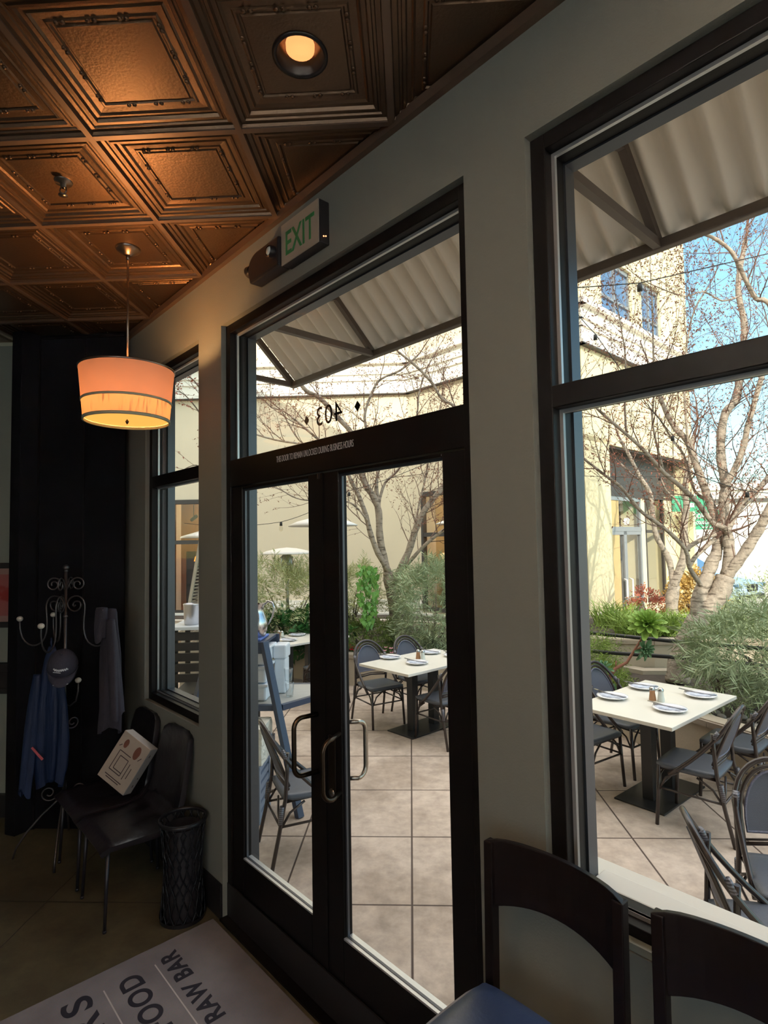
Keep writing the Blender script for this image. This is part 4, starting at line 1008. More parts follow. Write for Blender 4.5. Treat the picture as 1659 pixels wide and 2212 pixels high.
o.matrix_local = RM @ Matrix(((1, 0, 0, 2.60), (0, 0, -1, -.02), (0, 1, 0, 2.39), (0, 0, 0, 1)))
dm = MB()
for a, b in ((3.62, 3.70), (4.64, 4.72)): dm.box((a, 0, .55), (b, .08, 3.02), RM)
dm.box((3.62, 0, .55), (4.72, .08, .63), RM); dm.box((3.62, 0, 2.2), (4.72, .08, 2.27), RM)
fr = dm.build('street_shop_window', 'ext_trim', parent=t)
mb = MB(); mb.box((3.7, .03, .6), (4.64, .035, 3.0), RM); mb.build('shop_pane', 'glass', parent=fr)
# a rack of clothes and an orange lampshade inside the street shop
t2 = thing('cone_lampshade', 'orange cone lampshade hanging behind the 407 transom', 'lamp', RM @ Vector((2.75, .9, 2.45)))
mb = MB(); mb.lathe([(.22, 0), (.05, .34), (.0, .35)], 18); mb.build('lamp_shade', 'cream_glow', parent=t2); mb = MB(); mb.tube([(0, 0, .34), (0, 0, .52)], .01, 6); mb.build('cord', 'dark_metal', parent=t2)
for k, (x_, m_, lb) in enumerate(((2.75, 'orange_leaf', 'orange'), (2.95, 'red_fl', 'red'), (3.12, 'dark_cloth', 'black'), (2.2, 'grey_coat', 'grey'))):
    t2 = thing('hanging_garment', lb + ' garment hanging inside the street shop door', 'garment', RM @ Vector((x_, 1.3, .95)))
    drape('garment_body', m_, None, [(.85, .03), (.80, .14), (.6, .15), (0, .18)], 4, 50 + k, parent=t2, depth=.4, nz=12, seg=24)
# upper sash windows
for a, b in ((.93, 2.36), (2.85, 3.9)):
    mb = MB(); mb.box((a, .10, 6.35), (b, .16, 8.0), CM); u = mb.build('upper_window', mat('sky_reflecting_glass', (.10, .17, .30), .08, var=.05), parent=t)
    mb = MB()
    for s0, s1, z0, z1 in ((a, a + .06, 6.35, 8), (b - .06, b, 6.35, 8), (a, b, 6.35, 6.43), (a, b, 7.9, 8), (a, b, 7.15, 7.21), ((a + b) / 2 - .03, (a + b) / 2 + .03, 6.35, 8)): mb.box((s0, .06, z0), (s1, .11, z1), CM)
    mb.build('sash_bars', 'shop_frame', parent=u)
# dark downpipe at the edge of the side wall window
mb = MB(); mb.box((4.42, -.03, .4), (4.47, .0, 3.3), BM); mb.build('window_edge_strip', 'ext_trim', parent=t)

# things in the shop windows
t2 = thing('stained_glass_lamp', 'orange stained glass lamp glowing in the shop window', 'lamp', (-5.62, 15.35, .3))
mb = MB(); mb.lathe([(.035, 1.62), (.10, 1.58), (.20, 1.48), (.235, 1.36)], 20); mb.build('lamp_shade', 'lamp_orange', parent=t2)
mb = MB(); mb.lathe([(.12, 0), (.10, .04), (.03, .10), (.02, .6), (.035, .75), (.018, .9), (.018, 1.45)], 14, cap0=True); mb.build('lamp_base', 'dark_metal', parent=t2)
t2 = thing('hanging_dress', 'dark dress on a hanger behind the stained glass lamp', 'dress', (-5.50, 15.75, .3))
drape('dress_body', 'dark_cloth', None, [(1.98, .05), (1.93, .17), (1.80, .19), (1.55, .15), (1.1, .2), (.5, .28)], 5, 4, parent=t2, depth=.35)
mb = MB(); mb.tube([(-.18, 0, 1.95), (0, 0, 2.04), (.18, 0, 1.95)], .012, 6); mb.tube([(0, 0, 2.04), (.03, 0, 2.10), (0, 0, 2.13)], .008, 6); mb.build('coat_hanger', 'dark_metal', parent=t2)
t2 = thing('display_cabinet', 'dark display cabinet beside the dress in the shop window', 'cabinet', (-5.98, 15.7, .3))
mb = MB(); mb.box((-.16, -.2, 0), (.10, .2, 1.62)); mb.build('cabinet_body', 'dark_wood', parent=t2, bevel=.01)
for z_ in (.5, .9, 1.3):
    mb = MB(); mb.box((-.13, -.215, z_ - .16), (.07, -.2, z_ + .16)); mb.build('cabinet_door', 'dark_cloth', parent=t2)
def tracklight(x, y, z, label, lit=False, mx=None):
    t3 = thing('track_spotlight', label, 'spotlight', (x, y, z), group=None)
    mb = MB(); mb.tube([(0, 0, .42), (0, 0, .06)], .010, 6); mb.build('drop_rod', 'black_plastic', parent=t3)
    mb = MB(); R_ = Matrix.Rotation(math.radians(52), 4, 'Y'); mb.lathe([(.045, -.10), (.05, .10), (.03, .12)], 14, M4=R_, cap1=True); mb.build('lamp_can', 'black_plastic', parent=t3)
    mb = MB(); mb.lathe([(0, -.095), (.043, -.095)], 14, M4=R_); mb.build('lamp_face', 'spot_on' if lit else 'black_plastic', parent=t3)
tracklight(-5.93, 15.5, 2.83, 'lit black track spotlight in the panelled shop window', True)
tracklight(-5.52, 15.5, 2.86, 'unlit black track spotlight beside the lit one in the panelled shop window')
p = BM @ Vector((1.05, .8, 2.62)); tracklight(p.x, p.y, p.z, 'black spotlight hanging in the ochre shop window')
t2 = thing('parchment_lamp', 'cream parchment standing lamp in the ochre shop window', 'lamp', BM @ Vector((.98, .55, .35)))
mb = MB(); mb.lathe([(.07, 1.10), (.28, 1.22), (.36, 1.42), (.30, 1.45)], 20); mb.build('lamp_shade', 'cream_glow', parent=t2)
mb = MB(); mb.lathe([(.15, 0), (.14, .03), (.02, .06), (.02, 1.3)], 12, cap0=True); mb.build('lamp_stand', 'dark_metal', parent=t2)
for k, (x_, h_) in enumerate(((.55, 1.25), (.78, 1.45), (1.5, 1.3))):
    t2 = thing('shop_figurine', ('squat dark figurine', 'taller dark figurine', 'dark figurine right of the lamp')[k] + ' in the ochre shop window', 'figurine', BM @ Vector((x_, .7, .35)))
    mb = MB(); mb.lathe([(.09, 0), (.09, h_ - .45), (.05, h_ - .38), (.09, h_ - .22), (.04, h_ - .08), (.06, h_), (0, h_ + .05)], 12, cap0=True); mb.build('statuette', 'dark_cloth', parent=t2)
    mb = MB(); mb.lathe([(.12, 0), (.12, .06), (.09, .09)], 12, cap0=True, cap1=True); mb.build('plinth', 'dark_wood', parent=t2)

# ------------------------------------------------------------------ corrugated awning along our wall
t = thing('corrugated_awning', 'sloping grey corrugated metal awning above the doors and window', 'awning', M4=WM)
NI, ZI, NO, ZO = .23, 4.40, 1.22, 3.478
sl = Vector((0, NO - NI, ZO - ZI)); L_ = sl.length; d_ = sl / L_; nrm = Vector((0, -d_.z, d_.y))
mb = MB().sh(); vs = []; fs = []
S0, S1 = 4.20, -4.2; pitch = .13; per = 10; cols = int((S0 - S1) / pitch * per)
for i in range(cols + 1):
    x_ = -S0 + (S0 - S1) * i / cols; a = .034 * math.cos(2 * PI * (x_ + S0) / pitch)
    for tt in (0., .5, 1.0):
        p = Vector((x_, NI, ZI)) + d_ * L_ * tt + nrm * (.045 + a); vs.append(tuple(p))
for i in range(cols):
    for k in range(2): fs.append((i * 3 + k, i * 3 + k + 1, (i + 1) * 3 + k + 1, (i + 1) * 3 + k))
mb.add(vs, fs); mb.build('corrugated_sheet', 'corr', parent=t)
mb = MB(); mb.bar((-S0, NO, ZO), (-S1, NO, ZO), .05, .05); mb.build('edge_tube', 'awn_bar', parent=t, bevel=.008)
mb = MB(); mb.bar((-S0, NI, ZI), (-S1, NI, ZI), .05, .05); mb.build('wall_tube', 'awn_bar', parent=t)
for s_ in (4.18, 3.11, 1.07, -1.0, -3.1):
    mb = MB(); mb.bar((-s_, NI, ZI), (-s_, NO, ZO), .035, .045); mb.build('rafter', 'awn_bar', parent=t)
    mb = MB(); mb.bar((-s_, NI, ZO + .0), (-s_, NO, ZO), .035, .04); mb.build('tie_bar', 'awn_bar', parent=t)
    mb = MB(); mb.bar((-s_, .86, 3.80), (-s_, NI, 3.62), .03, .035); mb.build('web_bar', 'awn_bar', parent=t)
mb = MB()
for i in range(0, int((S0 - S1) / pitch), 2):
    x_ = -S0 + pitch * (i + .5); mb.ball((x_, NO - .03, ZO + .055), .007, 6, 4)
mb.build('fixing_screw', 'galv', parent=t)['kind'] = 'stuff'
# ------------------------------------------------------------------ bistro furniture
def bistro_chair(label, group):
    t = thing('bistro_chair', label, 'chair', group=group)
    mb = MB().sh(); vs = []; fs = []; N = 10
    for i in range(N + 1):
        for j in range(N + 1):
            u = i / N * 2 - 1; v = j / N * 2 - 1
            x = u * (.215 if v > 0 else .215 - .02 * v * v); y = v * .21; k = max(abs(u), abs(v))
            vs.append((x * (1 - .05 * abs(v) ** 6), y * (1 - .04 * abs(u) ** 6), .458 - .010 * k ** 6 - .006 * (1 - u * u) * (1 - v * v)))
    for i in range(N):
        for j in range(N): fs.append((i * (N + 1) + j, (i + 1) * (N + 1) + j, (i + 1) * (N + 1) + j + 1, i * (N + 1) + j + 1))
    mb.add(vs, fs); o = mb.build('seat', 'seat_pad', parent=t); m_ = o.modifiers.new('s', 'SOLIDIFY'); m_.thickness = .028; m_.offset = -1
    mb = MB(); mb.tube([(-.19, -.19, .418), (.19, -.19, .418), (.20, .19, .418), (-.20, .19, .418)], .013, 8, closed=True); mb.build('seat_rail', 'rattan', parent=t)
    def arch(k, off, inner=False):
        half = []
        for i in range(13):
            z = .385 + (.90 - off - .385) * (math.sin(i / 12 * PI / 2) if i else 0)
            zz = z + off; w_ = .216 if zz < .66 else .216 * math.sqrt(max(0, 1 - ((zz - .66) / .24) ** 2))
            d9 = .90 - z; y = -.32 + (.45 * d9 + .75 * d9 * d9 if not inner else .38 * d9)
            half.append((w_ * k, y, z))
        half[-1] = (0, half[-1][1], half[-1][2])
        return half + [(-x, y, z) for x, y, z in half[-2::-1]]
    mb = MB(); mb.tube(arch(1., 0), .0145, 9); mb.build('back_hoop', 'rattan', parent=t)
    mb = MB(); ia = [p for p in arch(.86, .032, True) if p[2] > .50]; mb.tube(ia, .0115, 8); mb.build('inner_hoop', 'rattan', parent=t)
    # sling panel and its plaited edge
    pa = [p for p in arch(.76, .056, True) if p[2] > .535]
    mb = MB().sh(); h = len(pa) // 2; vs = []; fs = []
    lefts = pa[:h + 1]; rights = pa[::-1][:h + 1]; NN = 6
    for a, b in zip(lefts, rights):
        for k in range(NN + 1):
            f = k / NN; c_ = 4 * f * (1 - f) * .018
            vs.append((a[0] * (1 - f) + b[0] * f, a[1] * (1 - f) + b[1] * f - c_, a[2] * (1 - f) + b[2] * f))
    for i in range(len(lefts) - 1):
        for k in range(NN): fs.append((i * (NN + 1) + k, i * (NN + 1) + k + 1, (i + 1) * (NN + 1) + k + 1, (i + 1) * (NN + 1) + k))
    mb.add(vs, fs); mb.build('back_panel', 'mesh', parent=t)
    mb = MB(); mb.tube(pa + [((pa[-1][0] * (1 - f) + pa[0][0] * f), pa[0][1] - .018 * 4 * f * (1 - f), pa[0][2]) for f in (.25, .5, .75)], .007, 6, closed=True); mb.build('plaited_edge', 'braid', parent=t)
    mb = MB(); y_ = pa[0][1]; mb.tube([(-.205, -.18, .50), (0, -.20, .515), (.205, -.18, .50)], .010, 7); mb.tube([(-.205, -.182, .52), (0, -.202, .535), (.205, -.182, .52)], .006, 6); mb.build('back_cross_rail', 'rattan', parent=t)
    for sx in (-1, 1):
        mb = MB(); mb.tube([(sx * .212, -.185, .735), (sx * .210, -.19, .60), (sx * .205, -.20, .44), (sx * .208, -.245, .22), (sx * .214, -.295, 0)], .0135, 9); mb.build('leg', 'rattan', parent=t)
        mb = MB(); mb.tube([(sx * .198, .185, .43), (sx * .202, .195, .22), (sx * .207, .210, 0)], .0135, 9); mb.build('leg', 'rattan', parent=t)
        mb = MB()
        mb.tube([(sx * .213, -.195, .700), (sx * .207, -.207, .724), (sx * .200, -.222, .748)], .0185, 9)
        mb.build('binding', 'wrap', parent=t)
        mb = MB(); mb.tube([(sx * .2065, -.222, .40), (sx * .207, -.235, .29)], .0165, 9)
        mb.build('leg_binding', 'wrap', parent=t)
        mb = MB(); mb.tube([(sx * .206, -.235, .27), (sx * .203, .19, .27)], .008, 7); mb.build('stretcher', 'rattan', parent=t)
        mb = MB(); mb.tube([(sx * .206, -.23, .26), (sx * .205, -.17, .35), (sx * .200, -.07, .405)], .008, 7); mb.tube([(sx * .203, .195, .24), (sx * .202, .14, .35), (sx * .200, .06, .405)], .008, 7); mb.build('curved_bracket', 'rattan', parent=t)
    for sy, yy in ((-1, -.235), (1, .195)):
        mb = MB(); mb.tube([(-.204, yy, .27), (.204, yy, .27)], .008, 7); mb.build('stretcher', 'rattan', parent=t)
        mb = MB()
        for sx in (-1, 1): mb.tube([(sx * .203, yy, .24), (sx * .15, yy, .35), (sx * .05, yy * .9, .405)], .008, 7)
        mb.build('curved_bracket', 'rattan', parent=t)
    return t
def face(o, x, y, deg): o.location = (x, y, 0); o.rotation_euler = (0, 0, math.radians(deg - 90))
G3, G2, G1 = 'bistro chairs at the window table', 'bistro chairs at the table beyond the doors', 'other bistro chairs'
chs = [
    (1.475, 5.10, -53, 'dark rattan bistro chair left of the window table, nearer the window frame', G3),
    (1.93, 5.47, -52, 'dark rattan bistro chair left of the window table, before the juniper', G3),
    (2.057, 4.42, 138, 'dark rattan bistro chair drawn out at the near right of the window table', G3),
    (2.60, 4.88, 135, 'dark rattan bistro chair tucked behind the drawn out one at the window table', G3),
    (-.40, 6.80, -57, 'rounded bistro chair with full grey seat at left of the central table', G2),
    (.07, 7.12, -54, 'bistro chair half hidden behind the central table top', G2),
    (.304, 6.22, 130, 'bistro chair at the right of the central table, cut by the door stile', G2),
    (.80, 6.75, 132, 'bistro chair mostly hidden at the far right of the central table', G2),
    (-1.19, 7.72, 128, 'bistro chair at the distant left table, beside the meeting stile', G1),
    (-.755, 4.06, 26, 'bistro chair seen from behind low in the left door leaf', G1),
    (1.476, 2.545, -13, 'rattan bistro chair seen edge-on just outside the window sill', G1),
    (1.83, 2.93, -105, 'large rattan bistro chair back cut by the right edge of the photo', G1)]
proto = bistro_chair(chs[0][3], G3)
for i, (x, y, dg, lb, gr) in enumerate(chs):
    o = proto if i == 0 else dup(proto, label=lb, group=gr)
    face(o, x, y, dg)

def patio_table(x, y, deg, label):
    t = thing('patio_table', label, 'table', (x, y, 0), math.radians(deg), 'stone topped patio tables')
    mb = MB(); mb.box((-.61, -.39, .722), (.61, .39, .75)); mb.build('tabletop', 'marble', parent=t, bevel=.003)
    mb = MB()
    for sx in (-1, 1): mb.box((sx * .17 - .045, -.045, .012), (sx * .17 + .045, .045, .70))
    for sx in (-1, 1):
        mb = MB(); mb.box((sx * .17 - .045, -.045, .012), (sx * .17 + .045, .045, .70)); mb.build('column', 'pedestal', parent=t, bevel=.004)
    mb = MB(); mb.box((-.36, -.18, .70), (.36, .18, .722)); mb.build('top_plate', 'pedestal', parent=t)
    mb = MB(); mb.box((-.375, -.20, 0), (.375, .20, .014)); mb.build('base_plate', 'pedestal', parent=t, bevel=.003)
    return t
tb = patio_table(2.006, 4.925, 42.5, 'cream stone patio table laid for four outside the big window')
tb2 = dup(tb, (.106, 6.61, 0), math.radians(45), 'cream stone patio table laid for four beyond the glazed doors')
tb3 = dup(tb, (-1.62, 8.22, 0), math.radians(45), 'distant cream stone patio table behind the blue service stand')

def place_setting(label, group):
    t = thing('side_plate', label, 'plate', group=group)
    mb = MB(); mb.lathe([(0, .003), (.06, .004), (.082, .013), (.095, .016), (.095, .019), (.080, .017), (.06, .009), (0, .008)], 28); mb.build('plate_rim', 'white_china', parent=t)
    return t
def napkin(label, group):
    t = thing('rolled_cutlery', label, 'napkin and cutlery', group=group)
    mb = MB().sh(); vs = []; fs = []; N = 8
    for i in range(N + 1):
        for j in range(5):
            u = i / N * 2 - 1; v = j / 4 * 2 - 1; vs.append((u * .085, v * .028 + .006 * math.sin(3 * u), .009 + .014 * (1 - v * v) + .003 * math.sin(7 * u + 3 * v)))
    for i in range(N):
        for j in range(4): fs.append((i * 5 + j, (i + 1) * 5 + j, (i + 1) * 5 + j + 1, i * 5 + j + 1))
    mb.add(vs, fs); o = mb.build('folded_napkin', 'napkin', parent=t); o.modifiers.new('s', 'SOLIDIFY').thickness = .004
    mb = MB(); mb.tube([(-.095, .004, .027), (-.02, -.002, .026), (.095, -.012, .022)], [.005, .0025, .004], 6); mb.build('knife', 'cutlery', parent=t)
    mb = MB(); mb.tube([(-.10, .018, .033), (-.03, .006, .027), (.085, -.002, .022)], [.0035, .002, .004], 6); mb.bar((-.13, .024, .036), (-.10, .018, .033), .016, .003); mb.build('fork', 'cutlery', parent=t)
    return t
ps = [(1.672, 5.0, 'left corner of the window table', 'plates on the window table'), (2.052, 5.312, 'far corner of the window table', 'plates on the window table'), (2.411, 5.03, 'right corner of the window table', 'plates on the window table'), (1.986, 4.638, 'near corner of the window table', 'plates on the window table'),
      (-.263, 6.727, 'left corner of the central table', 'plates on the central table'), (.044, 6.414, 'near corner of the central table', 'plates on the central table'), (.211, 7.0, 'far corner of the central table', 'plates on the central table'), (.482, 6.80, 'right corner of the central table', 'plates on the central table'),
      (-1.683, 8.413, 'far side of the distant left table', 'plates on the distant table'), (-1.72, 7.98, 'near side of the distant left table', 'plates on the distant table')]
pp = nn = None
for i, (x, y, wh, gr) in enumerate(ps):
    lb = 'white side plate at the ' + wh; ln = 'striped napkin with cutlery on the plate at the ' + wh; gn = gr.replace('plates', 'napkins')
    if pp is None: pp = place_setting(lb, gr); nn = napkin(ln, gn); a, b = pp, nn
    else: a = dup(pp, label=lb, group=gr); b = dup(nn, label=ln, group=gn)
    a.location = (x, y, .75); b.location = (x, y, .7515); a.scale = (1.32,) * 3; b.scale = (1.25,) * 3; b.rotation_euler = (0, 0, math.radians(-38 + (i * 17) % 23))
def shaker(label, fill, group='shakers on the patio tables'):
    t = thing('pepper_shaker' if fill == 'pepper' else 'salt_shaker', label, 'shaker', group=group)
    mb = MB(); mb.lathe([(.021, 0), (.022, .008), (.016, .052), (.0165, .066)], 12, cap0=True); mb.build('shaker_glass', fill, parent=t)
    mb = MB(); mb.lathe([(.0175, .064), (.0175, .076), (.010, .084), (0, .086)], 12); mb.build('shaker_cap', 'shaker_cap', parent=t)
    return t
for k, (x, y, wh) in enumerate(((1.975, 4.93, 'window table'), (.060, 6.665, 'central table'), (-1.90, 8.20, 'distant left table'))):
    a = shaker('amber ground pepper shaker on the ' + wh, 'pepper'); a.location = (x, y, .75)
    b = shaker('white salt shaker on the ' + wh, 'salt'); b.location = (x + .052, y - .04, .75); a.scale = b.scale = (1.3,) * 3

# ------------------------------------------------------------------ blue service stand by the doors
t = thing('service_stand', 'slate blue steel service stand with trestle legs outside the left door leaf', 'stand', (-1.33, 4.98, 0))
mb = MB(); mb.box((-.34, -.20, 1.26), (.10, .22, 1.285)); mb.build('stand_top', 'bluesteel', parent=t, bevel=.003)
mb = MB(); mb.box((-.36, -.225, 1.19), (.125, -.195, 1.285)); mb.build('front_apron', 'bluesteel', parent=t); mb = MB(); mb.box((-.36, .21, 1.19), (.125, .24, 1.285)); mb.build('back_apron', 'bluesteel', parent=t)
for x0, x1, y0, y1 in ((.10, .44, -.22, -.50), (-.34, -.60, -.22, -.50), (.62, .62, .40, .40), (-.34, -.60, .23, .42)):
    mb = MB(); mb.bar((x0, y0, 1.285 if x0 < .5 else .80), (x1, y1, 0), .055, .05); mb.build('leg', 'bluesteel', parent=t, bevel=.003)
for z_, dx in ((.775, .0),):
    mb = MB(); mb.bar((-.52, -.31, z_), (.26, -.30, z_), .04, .045); mb.bar((-.52, .40, z_), (.62, .40, z_), .04, .045); mb.bar((.26, -.30, z_), (.62, .16, z_ + .0), .04, .045); mb.bar((.62, .16, z_), (.62, .42, z_), .04, .045); mb.build('shelf_rail', 'bluesteel', parent=t)
    mb = MB(); mb.prism([(-.5, -.28), (.25, -.28), (.60, .17), (.60, .38), (-.5, .38)], z_, z_ + .02); mb.build('shelf_board', 'greywood', parent=t)
mb = MB(); mb.box((-.16, -.227, 1.225), (-.05, -.2255, 1.262)); mb.build('paper_tag', 'white_paint', parent=t)
t_ = thing('folded_towel', 'folded blue towel under the pewter pitcher', 'towel', (-1.42, 4.96, 1.286))
mb = MB(); mb.box((-.20, -.16, 0), (.15, .14, .018)); o = mb.build('towel_layers', 'blue_cloth', parent=t_, bevel=.007)
t_ = thing('pewter_pitcher', 'dented pewter pitcher with a tall loop handle on the service stand', 'pitcher', (-1.335, 4.93, 1.304), rz=.1)
t_.scale = (1.12,) * 3
mb = MB(); mb.lathe([(.055, 0), (.066, .01), (.083, .07), (.082, .12), (.062, .17), (.052, .20), (.058, .235), (.066, .25)], 26, cap0=True); mb.build('vessel', 'pewter', parent=t_)
mb = MB(); mb.tube([(.055, 0, .245), (.085, 0, .268), (.118, 0, .255), (.132, 0, .215), (.120, 0, .15), (.085, 0, .09)], [.008, .009, .009, .008, .007, .006], 8); mb.build('handle', 'pewter', parent=t_)
mb = MB(); mb.add([(-.06, -.03, .24), (-.06, .03, .24), (-.098, 0, .268), (-.055, 0, .20)], [(0, 1, 2), (0, 2, 3), (1, 3, 2)]); mb.build('spout', 'pewter', parent=t_)
for k in range(3):
    lb = ('bottom', 'middle', 'top')[k]
    t_ = thing('storage_bin', 'milky white plastic bin, %s of the stack in the service stand' % lb, 'bin', (-1.39, 4.93, .796 + .148 * k), group='white bins in the service stand')
    mb = MB(); mb.prism([(-.16, -.15), (.17, -.15), (.17, .15), (-.16, .15)], 0, .12); mb.build('bin_tub', 'bin_white', parent=t_, bevel=.02)
    mb = MB(); mb.box((-.18, -.165, .118), (.188, .165, .140)); mb.build('bin_lid', 'bin_white', parent=t_, bevel=.006)
t_ = thing('round_container', 'white lidded container beside the bins on the stand', 'container', (-1.155, 5.02, 1.06))
t_.location = (-1.16, 5.10, .796)
mb = MB(); mb.box((-.06, -.09, .30), (.06, .09, .42)); mb.box((-.05, -.08, 0), (.05, .08, .30)); mb.build('container_body', 'bin_white', parent=t_, bevel=.015)
for k, z_ in enumerate((.797, .917)):
    t_ = thing('glass_tumbler', ('empty glass tumbler standing on the stand shelf', 'upper glass tumbler of the stacked pair')[k], 'glass', (-1.055 if k == 0 else -1.065, 4.93, z_), group='stacked tumblers')
    mb = MB(); mb.lathe([(.030, 0), (.038, .115), (.035, .115), (.028, .012), (0, .010)], 20, cap0=True); mb.build('tumbler', 'tumbler', parent=t_)
t_ = thing('blue_crate', 'blue grey plastic crate under the rough white block', 'crate', (-1.37, 4.52, 0))
mb = MB()
for z_ in (.02, .09, .16, .23, .30, .37): mb.box((-.20, -.16, z_), (.20, .16, z_ + .045))
for sx in (-1, 1):
    for sy in (-1, 1): mb.box((sx * .17, sy * .13, 0), (sx * .205, sy * .165, .425))
mb.build('crate_body', 'crate_blue', parent=t_)
mb = MB(); mb.box((-.21, -.17, .395), (.21, .17, .428)); mb.build('crate_rim', 'crate_blue', parent=t_, bevel=.004)
t_ = thing('stone_block', 'rough white stone block on the blue crate by the left door leaf', 'block', (-1.37, 4.52, .43))
t_.scale = (1, 1, .84)
mb = MB(); 
bm = bmesh.new(); bmesh.ops.create_cube(bm, size=1); bmesh.ops.subdivide_edges(bm, edges=bm.edges[:], cuts=12, use_grid_fill=True)
for v in bm.verts:
    c = Vector((v.co.x * .44, v.co.y * .32, (v.co.z + .5) * .325)); nn_ = noise.noise(c * 14) * .012 + noise.noise(c * 34) * .006
    v.co = c * (1 + 0) + v.co.normalized() * nn_
    if v.co.z < 0: v.co.z = 0
me = bpy.data.meshes.new('rough_stone'); bm.to_mesh(me); bm.free(); me.materials.append(M['foam']); o = bpy.data.objects.new('rough_stone', me); COL.objects.link(o); o.parent = t_

# ------------------------------------------------------------------ things seen through the narrow window
t_ = thing('slatted_station', 'charcoal slatted serving station outside the narrow window', 'station', (-2.45, 6.05, 0), rz=.12)
for k in range(5):
    mb = MB(); mb.box((-.02, -.30, .72 + .104 * k), (.80, -.275, .80 + .104 * k)); mb.build('slat', 'slat_dark', parent=t_)
for x_ in (-.02, .26, .76):
    mb = MB(); mb.box((x_, -.275, .55), (x_ + .05, -.22, 1.25)); mb.build('upright', 'slat_dark', parent=t_)
for sx, sy in ((0, -.26), (.76, -.26), (0, .26), (.76, .26)):
    mb = MB(); mb.bar((sx, sy, 0), (sx, sy, 1.24), .045); mb.build('leg', 'slat_dark', parent=t_)
mb = MB(); mb.box((-.04, -.32, 1.24), (.82, .32, 1.275)); mb.build('station_top', 'bin_white', parent=t_, bevel=.005)
mb = MB(); mb.box((-.02, -.29, .55), (.80, .29, .60)); mb.build('lower_shelf', 'slat_dark', parent=t_)
t_ = thing('steel_bucket', 'brushed steel ice bucket on the slatted station', 'bucket', (-2.29, 5.93, 1.276))
mb = MB(); mb.lathe([(.070, 0), (.076, .01), (.084, .20), (.088, .21), (.084, .215), (.074, .012), (0, .012)], 26, cap0=True); mb.build('bucket_wall', 'bucket', parent=t_)
t_ = thing('pyramid_heater', 'tall silver pyramid patio heater behind the steel bucket', 'patio heater', (-2.42, 6.75, 0))
for sx, sy in ((-1, -1), (1, -1), (1, 1), (-1, 1)):
    mb = MB(); mb.bar((sx * .22, sy * .22, .9), (sx * .055, sy * .055, 2.18), .034, .03); mb.build('frame_post', 'galv', parent=t_)
for side in range(4):
    mb = MB(); R_ = Matrix.Rotation(side * PI / 2, 4, 'Z')
    for k in range(30):
        z_ = .95 + .038 * k; h_ = .22 - .165 * (z_ - .9) / 1.28
        a_ = R_ @ Vector((-h_, -h_, z_)); b_ = R_ @ Vector((h_, -h_, z_)); mb.bar(a_, b_, .006, .006)
    mb.build('wire_guard', 'galv', parent=t_)
mb = MB(); mb.box((-.24, -.24, .02), (.24, .24, .9)); mb.build('gas_cabinet', 'galv', parent=t_, bevel=.01)
mb = MB(); mb.lathe([(.0, 2.30), (.10, 2.26), (.30, 2.20), (.31, 2.18)], 24); mb.build('heater_cap', 'galv', parent=t_)
# mushroom heaters
def heater(x, y, z, r, label):
    t_ = thing('mushroom_heater', label, 'patio heater', (x, y, 0), group='mushroom patio heaters')
    mb = MB(); mb.lathe([(0, z + .10), (r * .35, z + .085), (r * .75, z + .045), (r, z), (r * .99, z - .012), (r * .7, z + .03), (0, z + .07)], 36); mb.build('reflector_dome', 'white_shade', parent=t_)
    mb = MB(); mb.lathe([(.09, z - .30), (.105, z - .28), (.105, z - .06), (.07, z - .02)], 18); mb.build('burner_cage', 'galv', parent=t_)
    mb = MB(); mb.tube([(0, 0, .5), (0, 0, z + .05)], .028, 10); mb.build('pole', 'galv', parent=t_)
    mb = MB(); mb.lathe([(.17, 0), (.17, .06), (.14, .10), (.14, .62), (.04, .70)], 20, cap0=True); mb.build('gas_base', 'galv', parent=t_)
heater(-1.007, 6.6, 2.30, .40, 'mushroom patio heater whose dome spans the two door leaves')
heater(-2.07, 9.55, 1.93, .45, 'mushroom patio heater above the leafy shrub at left')
heater(.90, 11.0, 2.42, .42, 'mushroom patio heater by the ochre shop window')

